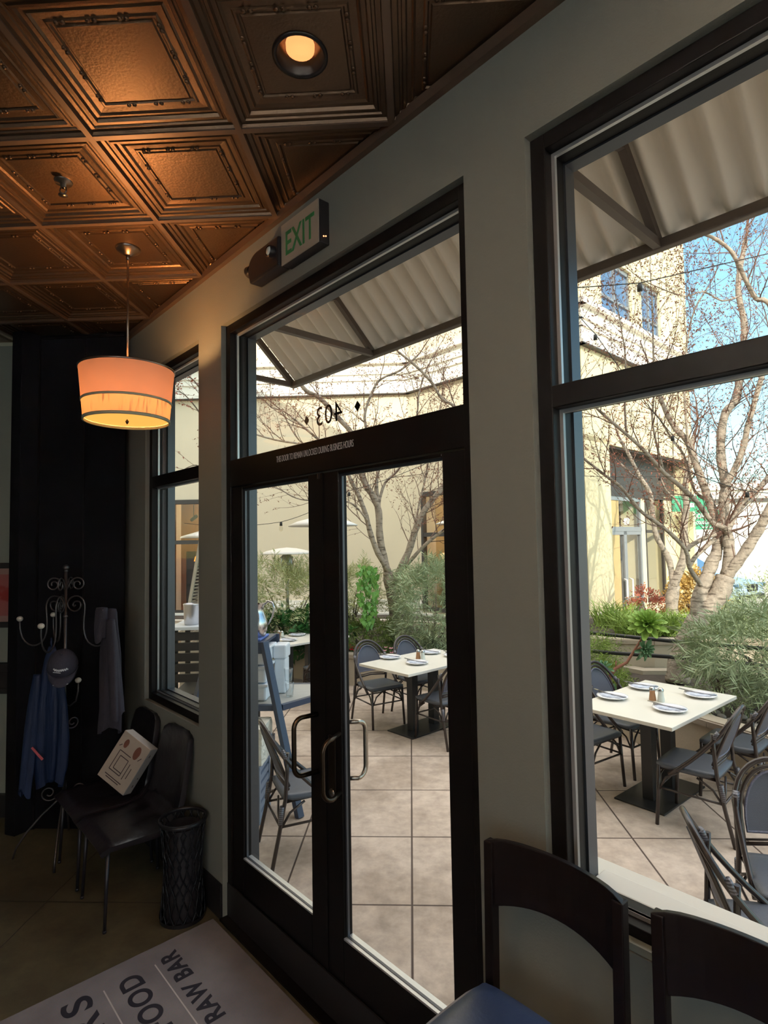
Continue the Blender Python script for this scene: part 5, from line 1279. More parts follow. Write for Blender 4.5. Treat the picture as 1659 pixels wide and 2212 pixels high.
# ------------------------------------------------------------------ trees: limbs measured in metres (x, y, z, radius)
TREE_A= [[(-0.258, 9.4, 0.45, 0.1022), (-0.27, 9.4, 0.583, 0.0994), (-0.298, 9.4, 1.12, 0.0965), (-0.353, 9.4, 1.405, 0.0937), (-0.38, 9.4, 1.608, 0.0908)], [(-0.366, 9.4, 1.533, 0.053), (-0.377, 9.345, 1.641, 0.0493), (-0.527, 9.291, 1.907, 0.0456), (-0.638, 9.236, 2.214, 0.0419), (-0.704, 9.182, 2.512, 0.0383), (-0.806, 9.127, 2.815, 0.0347), (-0.916, 9.073, 3.042, 0.0312), (-0.996, 9.018, 3.244, 0.0277), (-1.133, 8.964, 3.46, 0.0243), (-1.329, 8.909, 3.64, 0.0209), (-1.573, 8.855, 3.856, 0.0175), (-1.823, 8.8, 4.07, 0.0142)], [(-0.38, 9.4, 1.571, 0.0643), (-0.449, 9.367, 1.874, 0.0616), (-0.502, 9.333, 2.213, 0.0589), (-0.509, 9.3, 2.588, 0.0562), (-0.586, 9.267, 2.821, 0.0535), (-0.7, 9.233, 3.008, 0.0508), (-0.784, 9.2, 3.239, 0.0482), (-0.829, 9.167, 3.558, 0.0455), (-0.911, 9.133, 3.847, 0.0429), (-1.164, 9.1, 4.14, 0.0403), (-1.418, 9.067, 4.425, 0.0377), (-1.62, 9.033, 4.528, 0.0352), (-1.776, 9.0, 4.748, 0.0326)], [(-0.502, 9.3, 2.55, 0.0337), (-0.516, 9.34, 2.757, 0.032), (-0.544, 9.38, 3.019, 0.0302), (-0.519, 9.42, 3.313, 0.0284), (-0.637, 9.46, 3.716, 0.0267), (-0.705, 9.5, 3.997, 0.0249), (-0.728, 9.54, 4.249, 0.023), (-0.616, 9.58, 4.587, 0.0212), (-0.465, 9.62, 4.847, 0.0194), (-0.117, 9.66, 5.008, 0.0175), (0.164, 9.7, 5.252, 0.0156)], [(-0.5, 9.3, 2.663, 0.0262), (-0.495, 9.386, 2.782, 0.0243), (-0.403, 9.471, 3.071, 0.0223), (-0.162, 9.557, 3.323, 0.0203), (-0.023, 9.643, 3.731, 0.0183), (0.144, 9.729, 4.219, 0.0162), (0.193, 9.814, 4.639, 0.0141), (0.323, 9.9, 5.066, 0.012)], [(-0.308, 9.4, 1.405, 0.0643), (-0.183, 9.378, 1.637, 0.0604), (-0.042, 9.356, 1.92, 0.0565), (0.062, 9.333, 2.226, 0.0526), (0.187, 9.311, 2.523, 0.0487), (0.402, 9.289, 2.802, 0.0449), (0.637, 9.267, 3.08, 0.041), (0.94, 9.244, 3.414, 0.0372), (1.245, 9.222, 3.853, 0.0334), (1.477, 9.2, 4.367, 0.0296)], [(-0.099, 9.4, 1.679, 0.0341), (-0.014, 9.317, 1.779, 0.0313), (0.197, 9.233, 2.007, 0.0285), (0.427, 9.15, 2.195, 0.0258), (0.607, 9.067, 2.321, 0.0231), (0.892, 8.983, 2.508, 0.0205), (1.244, 8.9, 2.712, 0.0179)], [(-0.684, 9.2, 2.438, 0.0185), (-0.701, 9.125, 2.465, 0.017), (-0.846, 9.05, 2.648, 0.0155), (-1.027, 8.975, 2.749, 0.014), (-1.338, 8.9, 2.729, 0.0125), (-1.565, 8.825, 2.757, 0.0111), (-1.745, 8.75, 2.791, 0.0097), (-2.014, 8.675, 2.94, 0.0083), (-2.173, 8.6, 2.972, 0.0069)], [(0.937, 9.2, 3.445, 0.0296), (0.87, 9.167, 3.852, 0.0277), (0.751, 9.133, 4.222, 0.0257), (0.545, 9.1, 4.354, 0.0238), (0.373, 9.067, 4.634, 0.0219), (0.099, 9.033, 4.917, 0.02), (-0.14, 9.0, 5.109, 0.0181)], [(-1.327, 8.9, 3.638, 0.0143), (-1.631, 8.84, 3.636, 0.0128), (-1.82, 8.78, 3.877, 0.0113), (-1.95, 8.72, 4.136, 0.0098), (-2.094, 8.66, 4.184, 0.0084), (-2.164, 8.6, 4.25, 0.0069)], [(-1.474, 8.9, 3.605, 0.0179), (-1.614, 8.75, 3.62, 0.0159), (-2.047, 8.6, 3.677, 0.0139), (-2.41, 8.45, 3.792, 0.0119), (-2.609, 8.3, 3.948, 0.01)], [(0.045, 9.3, 2.166, 0.0187), (0.147, 9.36, 2.692, 0.0173), (0.229, 9.42, 2.998, 0.0159), (0.315, 9.48, 3.386, 0.0145), (0.403, 9.54, 3.781, 0.0131), (0.533, 9.6, 4.337, 0.0116)]]
TREE_B= [[(3.057, 6.9, 0.408, 0.1278), (3.083, 6.917, 0.589, 0.1244), (3.174, 6.933, 0.814, 0.121), (3.287, 6.95, 1.03, 0.1175), (3.441, 6.967, 1.226, 0.1141), (3.607, 6.983, 1.411, 0.1106), (3.705, 7.0, 1.609, 0.1071)], [(3.675, 7.0, 1.528, 0.0676), (3.771, 7.027, 1.798, 0.0653), (3.785, 7.053, 2.034, 0.0629), (3.776, 7.08, 2.228, 0.0604), (3.788, 7.107, 2.52, 0.058), (3.829, 7.133, 2.746, 0.0555), (3.806, 7.16, 3.016, 0.053), (3.835, 7.187, 3.345, 0.0505), (3.918, 7.213, 3.624, 0.048), (4.062, 7.24, 3.771, 0.0455), (4.134, 7.267, 4.038, 0.0429), (4.2, 7.293, 4.397, 0.0403), (4.255, 7.32, 4.76, 0.0377), (4.22, 7.347, 5.13, 0.0351), (4.246, 7.373, 5.382, 0.0325), (4.366, 7.4, 5.876, 0.0298)], [(3.75, 7.0, 2.69, 0.0423), (3.806, 6.975, 2.796, 0.04), (3.88, 6.95, 2.951, 0.0378), (3.951, 6.925, 3.166, 0.0356), (3.995, 6.9, 3.397, 0.0333), (4.037, 6.875, 3.566, 0.0311), (4.128, 6.85, 3.887, 0.029), (4.218, 6.825, 4.185, 0.0268), (4.384, 6.8, 4.556, 0.0246)], [(3.329, 6.95, 1.143, 0.084), (3.4, 6.996, 1.413, 0.0793), (3.506, 7.042, 1.593, 0.0747), (3.615, 7.088, 1.81, 0.0699), (3.679, 7.133, 1.874, 0.0651), (3.742, 7.179, 2.119, 0.0602), (3.736, 7.225, 2.313, 0.0553), (3.697, 7.271, 2.533, 0.0503), (3.592, 7.317, 2.956, 0.0452), (3.515, 7.362, 3.286, 0.04), (3.379, 7.408, 3.487, 0.0348), (3.293, 7.454, 3.72, 0.0295), (3.225, 7.5, 4.011, 0.0242)], [(3.746, 7.0, 2.139, 0.0338), (3.667, 6.927, 2.204, 0.0317), (3.506, 6.855, 2.259, 0.0296), (3.312, 6.782, 2.491, 0.0276), (3.093, 6.709, 2.676, 0.0255), (2.886, 6.636, 2.827, 0.0236), (2.743, 6.564, 2.957, 0.0216), (2.573, 6.491, 3.112, 0.0197), (2.404, 6.418, 3.238, 0.0179), (2.213, 6.345, 3.378, 0.016), (2.035, 6.273, 3.514, 0.0142), (1.86, 6.2, 3.653, 0.0125)], [(3.437, 7.0, 1.461, 0.031), (3.389, 6.96, 1.54, 0.0289), (3.256, 6.92, 1.734, 0.0267), (3.199, 6.88, 1.952, 0.0247), (2.948, 6.84, 2.205, 0.0226), (2.681, 6.8, 2.397, 0.0205), (2.45, 6.76, 2.679, 0.0185), (2.257, 6.72, 2.819, 0.0165), (2.096, 6.68, 2.941, 0.0145), (1.819, 6.64, 3.156, 0.0126), (1.625, 6.6, 3.282, 0.0106)], [(3.721, 7.0, 1.62, 0.0676), (3.783, 6.967, 1.724, 0.0645), (3.894, 6.933, 1.891, 0.0614), (4.022, 6.9, 2.111, 0.0583), (4.088, 6.867, 2.249, 0.0553), (4.165, 6.833, 2.423, 0.0523), (4.341, 6.8, 2.711, 0.0493)], [(3.746, 7.0, 2.139, 0.0451), (3.797, 7.06, 2.194, 0.0421), (3.93, 7.12, 2.372, 0.039), (4.148, 7.18, 2.568, 0.0358), (4.398, 7.24, 2.796, 0.0326), (4.678, 7.3, 3.101, 0.0294)], [(3.262, 6.95, 1.929, 0.0252), (3.294, 6.967, 1.982, 0.0262), (3.472, 6.983, 2.072, 0.0272), (3.611, 7.0, 2.119, 0.0282)], [(3.264, 6.95, 1.733, 0.0252), (3.341, 6.967, 1.845, 0.0262), (3.489, 6.983, 1.979, 0.0272), (3.608, 7.0, 2.059, 0.0282)], [(4.431, 6.8, 4.444, 0.0301), (4.199, 6.743, 4.797, 0.0283), (4.031, 6.686, 4.823, 0.0265), (3.903, 6.629, 4.993, 0.0248), (3.778, 6.571, 5.203, 0.0231), (3.661, 6.514, 5.335, 0.0214), (3.448, 6.457, 5.453, 0.0197), (3.229, 6.4, 5.495, 0.018)], [(3.763, 7.4, 2.541, 0.0209), (3.606, 7.44, 2.676, 0.0186), (3.517, 7.48, 3.127, 0.0163), (3.394, 7.52, 3.346, 0.0139), (3.264, 7.56, 3.63, 0.0116), (3.139, 7.6, 3.795, 0.0092)], [(2.914, 6.7, 2.834, 0.0135), (2.795, 6.66, 3.37, 0.0123), (2.801, 6.62, 3.681, 0.0112), (2.797, 6.58, 3.991, 0.0101), (2.791, 6.54, 4.512, 0.009), (2.777, 6.5, 4.817, 0.0079)], [(2.434, 6.5, 3.253, 0.0105), (2.425, 6.475, 3.656, 0.0091), (2.439, 6.45, 4.12, 0.0078), (2.388, 6.425, 4.482, 0.0065), (2.34, 6.4, 4.79, 0.0052)], [(3.485, 7.3, 3.276, 0.0147), (3.48, 7.32, 3.72, 0.0136), (3.498, 7.34, 4.197, 0.0124), (3.572, 7.36, 4.619, 0.0113), (3.678, 7.38, 4.984, 0.0101), (3.875, 7.4, 5.287, 0.0089)], [(4.193, 7.3, 5.111, 0.0118), (3.953, 7.24, 5.035, 0.0105), (3.701, 7.18, 5.136, 0.0093), (3.445, 7.12, 5.061, 0.008), (3.088, 7.06, 5.164, 0.0068), (2.845, 7.0, 5.262, 0.0056)], [(1.808, 6.6, 3.149, 0.0106), (1.882, 6.55, 3.584, 0.0092), (1.904, 6.5, 3.889, 0.0079), (1.823, 6.45, 4.193, 0.0065), (1.871, 6.4, 4.49, 0.0052)]]
TREE_C= [[(4.494, 10.2, 0.463, 0.1068), (4.486, 10.2, 0.644, 0.104), (4.477, 10.2, 0.985, 0.1013), (4.536, 10.2, 1.262, 0.0986)], [(4.51, 10.2, 1.215, 0.0534), (4.486, 10.243, 1.676, 0.0495), (4.315, 10.286, 2.073, 0.0456), (4.274, 10.329, 2.384, 0.0416), (4.262, 10.371, 2.854, 0.0376), (4.084, 10.414, 3.225, 0.0335), (3.958, 10.457, 3.559, 0.0295), (3.822, 10.5, 3.864, 0.0254)], [(4.542, 10.2, 1.23, 0.0821), (4.525, 10.175, 1.288, 0.0763), (4.645, 10.15, 1.605, 0.0705), (4.708, 10.125, 1.907, 0.0647), (4.688, 10.1, 2.248, 0.059), (4.738, 10.075, 2.588, 0.0532), (4.719, 10.05, 2.961, 0.0475), (4.802, 10.025, 3.355, 0.0419), (4.888, 10.0, 3.828, 0.0362)], [(4.274, 10.4, 2.856, 0.0251), (4.161, 10.5, 3.1, 0.0211), (4.041, 10.6, 3.24, 0.0171), (3.878, 10.7, 3.469, 0.0129)], [(4.698, 10.1, 2.487, 0.0244), (4.546, 10.033, 2.725, 0.0202), (4.368, 9.967, 2.882, 0.0161), (4.234, 9.9, 3.115, 0.012)]]
TREE_D= [[(-2.663, 7.5, 1.077, 0.0423), (-2.643, 7.5, 1.956, 0.0372), (-2.66, 7.5, 2.877, 0.0322), (-2.684, 7.5, 3.498, 0.0272)], [(-2.66, 7.5, 2.877, 0.0091), (-2.717, 7.45, 3.058, 0.0079), (-2.791, 7.4, 3.145, 0.0067), (-2.895, 7.35, 3.111, 0.0055), (-2.998, 7.3, 3.034, 0.0044)], [(-2.684, 7.5, 3.498, 0.0121), (-2.747, 7.45, 3.801, 0.0101), (-2.853, 7.4, 3.979, 0.0082), (-2.958, 7.35, 4.093, 0.0063), (-3.03, 7.3, 4.113, 0.0044)], [(-2.684, 7.5, 3.498, 0.0121), (-2.743, 7.525, 4.069, 0.0102), (-2.847, 7.55, 4.268, 0.0084), (-2.984, 7.575, 4.407, 0.0065), (-3.058, 7.6, 4.48, 0.0046)]]

def smooth_limb(L, sub=3):
    P = [Vector(p[:3]) for p in L]; R = [p[3] for p in L]; out = []; rr = []
    n = len(P)
    for i in range(n - 1):
        p0 = P[max(i - 1, 0)]; p1 = P[i]; p2 = P[i + 1]; p3 = P[min(i + 2, n - 1)]
        for k in range(sub):
            t_ = k / sub; t2 = t_ * t_; t3 = t2 * t_
            out.append(.5 * ((2 * p1) + (-p0 + p2) * t_ + (2 * p0 - 5 * p1 + 4 * p2 - p3) * t2 + (-p0 + 3 * p1 - 3 * p2 + p3) * t3)); rr.append(R[i] * (1 - t_) + R[i + 1] * t_)
    out.append(P[-1]); rr.append(R[-1]); return out, rr
class Twigs:
    def __init__(s): s.v = []; s.f = []
    def seg(s, p, q, r0, r1):
        d = (q - p)
        if d.length < 1e-5: return
        d.normalize(); x = d.cross(Vector((.3, .2, .93))).normalized(); y = x.cross(d); o = len(s.v)
        for c, r in ((p, r0), (q, r1)):
            for a in (0, 2.094, 4.189): s.v.append(tuple(c + (x * math.cos(a) + y * math.sin(a)) * r))
        for k in range(3): s.f.append((o + k, o + (k + 1) % 3, o + 3 + (k + 1) % 3, o + 3 + k))
def leafquad(V, F, p, d, side, L, w):
    o = len(V); m = p + d * L * .5
    V += [tuple(p), tuple(m + side * w / 2), tuple(p + d * L), tuple(m - side * w / 2)]; F.append((o, o + 1, o + 2, o + 3))
def rdir(r): 
    v = Vector((r.gauss(0, 1), r.gauss(0, 1), r.gauss(0, 1))); return v.normalized()
def grow(tw, bv, bf, p, d, L, r, lvl, rnd, up, budp, budsz):
    n = max(3, int(L / .09)); step = L / n; q = p.copy()
    bend = rdir(rnd) * .5
    for i in range(n):
        d = (d + rdir(rnd) * .16 + bend * .05 + Vector((0, 0, up)) * .07).normalized()
        q2 = q + d * step; r0 = r * (1 - .7 * i / n); r1 = r * (1 - .7 * (i + 1) / n)
        tw.seg(q, q2, r0, r1)
        if lvl > 0 and rnd.random() < (.72 if lvl > 1 else .62) and i > 0:
            sd = rdir(rnd); sd = (sd - d * sd.dot(d)).normalized(); nd = (d * .75 + sd * .75 + Vector((0, 0, .12))).normalized()
            grow(tw, bv, bf, q2, nd, L * rnd.uniform(.32, .6), r1 * .62, lvl - 1, rnd, up, budp, budsz)
        if lvl <= 1 and rnd.random() < budp:
            for _ in range(2): leafquad(bv, bf, q2, rdir(rnd), rdir(rnd), budsz * rnd.uniform(.6, 1.4), budsz * .45)
        q = q2
def tree(name, label, limbs, barkm, seed, per_m=3.2, tl=(.5, 1.1), budp=.8, budsz=.028, minr=.0, start=.25, budm='bud', lvl=2, rbase=.0065, up=.5):
    t = thing(name, label, 'tree', limbs[0][0][:3]); loc = Vector(limbs[0][0][:3]); rnd = random.Random(seed)
    tw = Twigs(); bv = []; bf = []
    for k, L in enumerate(limbs):
        P, R = smooth_limb(L); P = [p - loc for p in P]
        R = [r * (1 + .08 * math.sin(i * 2.1 + k)) for i, r in enumerate(R)]
        mb = MB(); mb.tube(P, R, 10 if R[0] > .03 else 7); mb.build('trunk' if k == 0 else 'branch', barkm, parent=t)
        if k == 0: continue
        tot = sum((P[i + 1] - P[i]).length for i in range(len(P) - 1)); n = int(tot * per_m) + 1
        for j in range(n):
            f = start + (1 - start) * (j + rnd.random()) / n; i = min(int(f * (len(P) - 1)), len(P) - 2); p = P[i]
            d = (P[i + 1] - P[i]).normalized(); sd = rdir(rnd); sd = (sd - d * sd.dot(d)).normalized()
            nd = (d * .7 + sd * .8 + Vector((0, 0, up * .5))).normalized()
            grow(tw, bv, bf, p, nd, rnd.uniform(*tl), min(R[i] * .5, rbase * rnd.uniform(.6, 1.3)), lvl, rnd, up, budp, budsz)
        grow(tw, bv, bf, P[-1], (P[-1] - P[-2]).normalized(), rnd.uniform(*tl), R[-1] * .8, lvl, rnd, up, budp, budsz)
    me = bpy.data.meshes.new('twigs'); me.from_pydata(tw.v, [], tw.f); me.materials.append(M['twig']); o = bpy.data.objects.new('twigs', me); COL.objects.link(o); o.parent = t; o['kind'] = 'stuff'
    me = bpy.data.meshes.new('buds'); me.from_pydata(bv, [], bf); me.materials.append(M[budm]); o = bpy.data.objects.new('buds', me); COL.objects.link(o); o.parent = t; o['kind'] = 'stuff'
    return t
tree('bare_tree', 'forked bare tree rising behind the central table', TREE_A, 'bark', 11, per_m=5.5, budsz=.036, rbase=.0085)
tree('bare_tree', 'large leaning bare tree behind the window table', TREE_B, 'bark', 5, per_m=6.5, tl=(.45, 1.1), budsz=.034, rbase=.0075, budm='bud')
tree('bare_tree', 'smaller forked bare tree left of the leaning one', TREE_C, 'bark', 23, per_m=3.4, tl=(.4, .9), budm='redleaf', budsz=.04)
tree('bare_tree', 'thin russet leaved tree seen through the narrow window', TREE_D, 'bark_dark', 31, per_m=5, tl=(.3, .6), budm='redleaf', budsz=.045, lvl=1)

# ------------------------------------------------------------------ shrubs and small plants
def mesh_part(name, V, F, m, parent, stuff=True):
    me = bpy.data.meshes.new(name); me.from_pydata(V, [], F); me.materials.append(M[m]); o = bpy.data.objects.new(name, me); COL.objects.link(o); o.parent = parent
    if stuff: o['kind'] = 'stuff'
    return o
def shrub(name, label, c, rx, ry, rz, n, ml, seed, leaf=(.09, .012), spray=12, stems=6, cat='shrub', droop=.15, sprayL=.22):
    """branch sprays set with narrow leaves, filling a rounded crown"""
    t = thing(name, label, cat, (c[0], c[1], c[2] - rz)); rnd = random.Random(seed); V = []; F = []
    sm = MB()
    for k in range(stems):
        a = rnd.uniform(0, 2 * PI); e = Vector((rx * .6 * math.cos(a), ry * .6 * math.sin(a), rz * rnd.uniform(.9, 1.6)))
        sm.tube([(0, 0, 0), tuple(e * .5 + Vector((0, 0, .1))), tuple(e)], [.018, .011, .004], 6)
    sm.build('stem', 'bark_dark', parent=t)
    for _ in range(n):
        d = rdir(rnd); rr_ = rnd.uniform(.35, 1.) ** .5 * (1 + .18 * math.sin(5 * d.x + seed) * math.cos(4 * d.z))
        p = Vector((d.x * rx * rr_, d.y * ry * rr_, rz + d.z * rz * rr_))
        if p.z < .0: continue
        out = (Vector((d.x, d.y, d.z * .7 + .25 - droop)) + rdir(rnd) * .55).normalized(); Ls = sprayL * rnd.uniform(.6, 1.3); s_ = out.cross(rdir(rnd)).normalized()
        for k in range(spray):
            f = k / spray; base = p + out * Ls * f + Vector((0, 0, -droop * Ls * f * f)); sgn = 1 if k % 2 else -1
            ld = (out * .75 + s_ * sgn * .75 + rdir(rnd) * .25).normalized()
            leafquad(V, F, base, ld, out.cross(ld).cross(ld).normalized() if rnd.random() < .5 else rdir(rnd), leaf[0] * rnd.uniform(.7, 1.2), leaf[1])
    mesh_part('foliage', V, F, ml, t); return t
shrub('podocarpus_shrub', 'feathery grey green shrub behind the service stand', (-1.95, 9.2, 1.12), .95, .55, .70, 1000, 'needle2', 1, leaf=(.12, .013))
shrub('podocarpus_shrub', 'feathery shrub between the meeting stile and the hanging vine', (-.98, 9.35, 1.22), .42, .4, .52, 420, 'needle2', 2)
shrub('podocarpus_shrub', 'tall feathery shrub right of the forked tree', (.36, 9.0, 1.08), .62, .5, .72, 1000, 'needle', 3, leaf=(.13, .013))
shrub('podocarpus_shrub', 'spreading feathery shrub right of the leaning tree', (3.42, 5.75, .99), .74, .46, .35, 620, 'needle', 4, leaf=(.15, .012))
shrub('podocarpus_shrub', 'dark feathery shrub at the foot of the leaning tree', (2.95, 5.75, .66), .30, .26, .18, 150, 'needle', 14, leaf=(.08, .010), sprayL=.16)
shrub('twiggy_shrub', 'open twiggy shrub at the far right edge before the street', (4.75, 7.75, 1.06), .66, .5, .42, 460, 'needle', 6, leaf=(.08, .012), droop=-.1, stems=16)
shrub('broadleaf_hedge', 'low glossy dark green hedge behind the distant table', (-2.0, 8.85, .68), 1.0, .30, .28, 420, 'deep_green', 7, leaf=(.13, .085), spray=5, cat='hedge')
shrub('mossy_shrub', 'low mossy green mound left of the forked tree', (-.78, 8.95, .64), .55, .30, .22, 900, 'moss', 8, leaf=(.05, .010), spray=10, sprayL=.12)
shrub('juniper', 'lime green juniper reaching over the rail left of the succulent', (1.98, 6.95, .66), .30, .3, .24, 480, 'juniper', 9, leaf=(.045, .009), spray=14, sprayL=.26, droop=-.25)
shrub('juniper', 'second lime green juniper behind the window table', (2.12, 6.70, .52), .24, .22, .10, 200, 'juniper', 19, leaf=(.045, .009), spray=14, sprayL=.2)
shrub('golden_bush', 'orange and gold leaved bush beyond the smaller tree', (5.2, 10.95, .95), .40, .35, .50, 700, 'orange_leaf', 10, leaf=(.06, .04), spray=7, sprayL=.15)
shrub('golden_bush', 'dull russet bush before the shop door', (4.35, 10.9, .75), .30, .3, .35, 300, 'redleaf', 12, leaf=(.05, .03), spray=6, sprayL=.15)
# hanging vine
t = thing('trailing_vine', 'fresh green leafy vine trailing beside the forked tree', 'vine', (-.70, 8.75, .55)); rnd = random.Random(4); V = []; F = []
mb = MB(); mb.tube([(0, 0, 0), (.02, 0, .6), (0, 0, 1.17)], .008, 6)
for k in range(7): mb.tube([(0, 0, 1.15), (rnd.uniform(-.15, .15), rnd.uniform(-.1, .1), .9), (rnd.uniform(-.1, .1) + .05, rnd.uniform(-.1, .1), .3 + rnd.random() * .4)], .003, 4)
mb.build('vine_stem', 'ivy', parent=t)
for k in range(230):
    z_ = rnd.uniform(.28, 1.22); w_ = .16 * math.sin(min(1, (z_ - .15) / .8) * PI * .62); p = Vector((rnd.uniform(-w_, w_) + .03, rnd.uniform(-.1, .1), z_))
    o_ = len(V); d = Vector((rnd.uniform(-.4, .4), rnd.uniform(-.4, .1), -1)).normalized(); s_ = d.cross(Vector((rnd.uniform(-.5, .5), -1, .2))).normalized(); L = rnd.uniform(.06, .10)
    V += [tuple(p), tuple(p + d * L * .25 + s_ * L * .42), tuple(p + d * L * .55 + s_ * L * .22), tuple(p + d * L), tuple(p + d * L * .55 - s_ * L * .22), tuple(p + d * L * .25 - s_ * L * .42)]; F.append(tuple(range(o_, o_ + 6)))
mesh_part('vine_leaves', V, F, 'ivy', t)
# grasses
def grass(label, c, rx, ry, n, h, seed, m='grass'):
    t = thing('grass_clump', label, 'grass', c); rnd = random.Random(seed); V = []; F = []
    for _ in range(n):
        a = rnd.uniform(0, 2 * PI); r_ = math.sqrt(rnd.random()); p = Vector((rx * r_ * math.cos(a), ry * r_ * math.sin(a), 0)); d = Vector((rnd.gauss(0, .45), rnd.gauss(0, .45), 1)).normalized(); H = h * rnd.uniform(.5, 1.2)
        s_ = d.cross(rdir(rnd)).normalized() * .006; q = p + d * H * .6; e = p + d * H + Vector((d.x, d.y, -.4)) * H * .45; o_ = len(V)
        V += [tuple(p - s_), tuple(p + s_), tuple(q + s_ * .8), tuple(q - s_ * .8), tuple(e)]; F += [(o_, o_ + 1, o_ + 2, o_ + 3), (o_ + 3, o_ + 2, o_ + 4)]
    mesh_part('blades', V, F, m, t)
    return t
for k, (x, y, n, h, lb) in enumerate(((3.12, 8.2, 800, .38, 'bright grass clump behind the upper rosette'), (3.62, 8.25, 800, .40, 'bright grass clump at the foot of the smaller tree'), (4.3, 8.3, 900, .36, 'bright grass clump right of the leaning trunk'), (5.3, 8.4, 900, .34, 'bright grass clump at the far right of the raised planter'), (3.1, 9.0, 350, .50, 'wispy tall grass before the white base moulding'))):
    grass(lb, (x, y, .75), .30, .30, n, h, 40 + k)
# succulents
def rosette(V, F, c, R_, n, ax, seed):
    rnd = random.Random(seed); ax = Vector(ax).normalized(); x = ax.cross(Vector((0, 0, 1)) if abs(ax.z) < .9 else Vector((1, 0, 0))).normalized(); y = ax.cross(x)
    for k in range(n):
        a = k * 2.39996; f = (k + 1) / n; el = (1 - f) * 1.25 - .25 * f; L = R_ * (.45 + .55 * f); w = L * .26
        d = ((x * math.cos(a) + y * math.sin(a)) * math.cos(el) + ax * math.sin(el)).normalized(); s_ = d.cross(ax).normalized(); up = s_.cross(d)
        b = Vector(c); o_ = len(V)
        V += [tuple(b + s_ * w * .25), tuple(b - s_ * w * .25), tuple(b + d * L * .7 - s_ * w * .62 + up * .012), tuple(b + d * L * .93 - s_ * w * .35), tuple(b + d * L), tuple(b + d * L * .93 + s_ * w * .35), tuple(b + d * L * .7 + s_ * w * .62 + up * .012), tuple(b + d * L * .6 - up * .014)]
        F += [(o_ + 1, o_, o_ + 7), (o_, o_ + 6, o_ + 7), (o_ + 2, o_ + 1, o_ + 7), (o_ + 6, o_ + 5, o_ + 7), (o_ + 3, o_ + 2, o_ + 7), (o_ + 5, o_ + 4, o_ + 7), (o_ + 4, o_ + 3, o_ + 7)]
t = thing('tree_succulent', 'tree succulent with two green rosettes on a crooked red stem', 'succulent', (2.05, 6.30, .41))
mb = MB(); mb.tube([(0, 0, 0), (.04, 0, .22), (.10, 0, .30), (.22, 0, .36), (.30, 0, .48), (.38, 0, .60), (.46, .05, .72)], [.018, .02, .018, .016, .014, .013, .014], 8); mb.tube([(.30, 0, .48), (.36, -.02, .52), (.38, -.04, .50)], .009, 6); mb.tube([(.06, 0, .24), (-.02, 0, .30)], .009, 6); mb.tube([(.10, 0, .30), (.11, 0, .38)], .007, 6); mb.build('stem', 'redstem', parent=t)
V = []; F = []; rosette(V, F, (.47, .04, .77), .235, 46, (-.05, -.55, .8), 1); mesh_part('upper_rosette', V, F, 'succ', t, False)
V = []; F = []; rosette(V, F, (.39, -.05, .51), .15, 26, (.3, -.7, -.1), 2); mesh_part('lower_rosette', V, F, 'succ2', t, False)
V = []; F = []; rosette(V, F, (-.03, 0, .31), .12, 18, (-.3, -.4, .7), 3); rosette(V, F, (.03, -.1, .10), .10, 16, (0, -.5, .8), 5); mesh_part('basal_rosettes', V, F, 'succ2', t, False)
# flowers by the planter edge
def flowers(label, c, m, n, seed, sp=.12):
    t = thing('bedding_flower', label, 'flower', c); rnd = random.Random(seed); mb = MB(); V = []; F = []
    for k in range(n):
        p = Vector((rnd.uniform(-sp, sp), rnd.uniform(-sp, sp) * .6, rnd.uniform(.05, .14))); mb.tube([(p.x, p.y, 0), tuple(p)], .003, 4)
        for j in range(6):
            a = j * PI / 3; leafquad(V, F, p, Vector((math.cos(a), math.sin(a) * .8 - .3, .45)).normalized(), Vector((-math.sin(a), math.cos(a), 0)), .035, .03)
    mb.build('flower_stem', 'ivy', parent=t); mesh_part('petals', V, F, m, t)
flowers('red bedding flowers by the planter edge left of the central table', (-.86, 8.72, .42), 'red_fl', 12, 1)
flowers('pink bedding flowers between the two central chairs', (-.30, 8.60, .40), 'pink_fl', 10, 2)
flowers('yellow bedding flowers between the two central chairs', (-.17, 8.66, .43), 'yellow_fl', 6, 3, .05)
flowers('hot pink bedding flowers behind the left window chair', (1.62, 7.15, .36), 'pink_fl', 10, 4)
flowers('red bedding flowers near the planter corner at right', (3.0, 4.98, .42), 'red_fl', 7, 5, .05)
# river stones
rs = None; rnd = random.Random(77)
spots = [(2.72 + .15 * (k % 6) + rnd.uniform(-.04, .04), 5.55 - .16 * (k % 6) + .14 * (k // 6) + rnd.uniform(-.03, .03)) for k in range(24)] + [(2.05 + .085 * k, 6.62 - .075 * k + rnd.uniform(-.05, .05)) for k in range(8)]
for k, (x, y) in enumerate(spots):
    if rs is None:
        mb = MB(); mb.ball((0, 0, 0), .055, 12, 8, (1, .8, .6)); rs = mb.build('river_stone', 'stone'); tag(rs, 'smooth grey brown river stone in the planter behind the window table', 'stone', 'river stones in the planter'); o = rs
    else: o = rs.copy(); COL.objects.link(o)
    o.location = (x, y, .43); o.rotation_euler = (rnd.uniform(-.2, .2), rnd.uniform(-.2, .2), rnd.uniform(0, 3)); s_ = rnd.uniform(.7, 1.25); o.scale = (s_, s_ * rnd.uniform(.8, 1.1), s_)
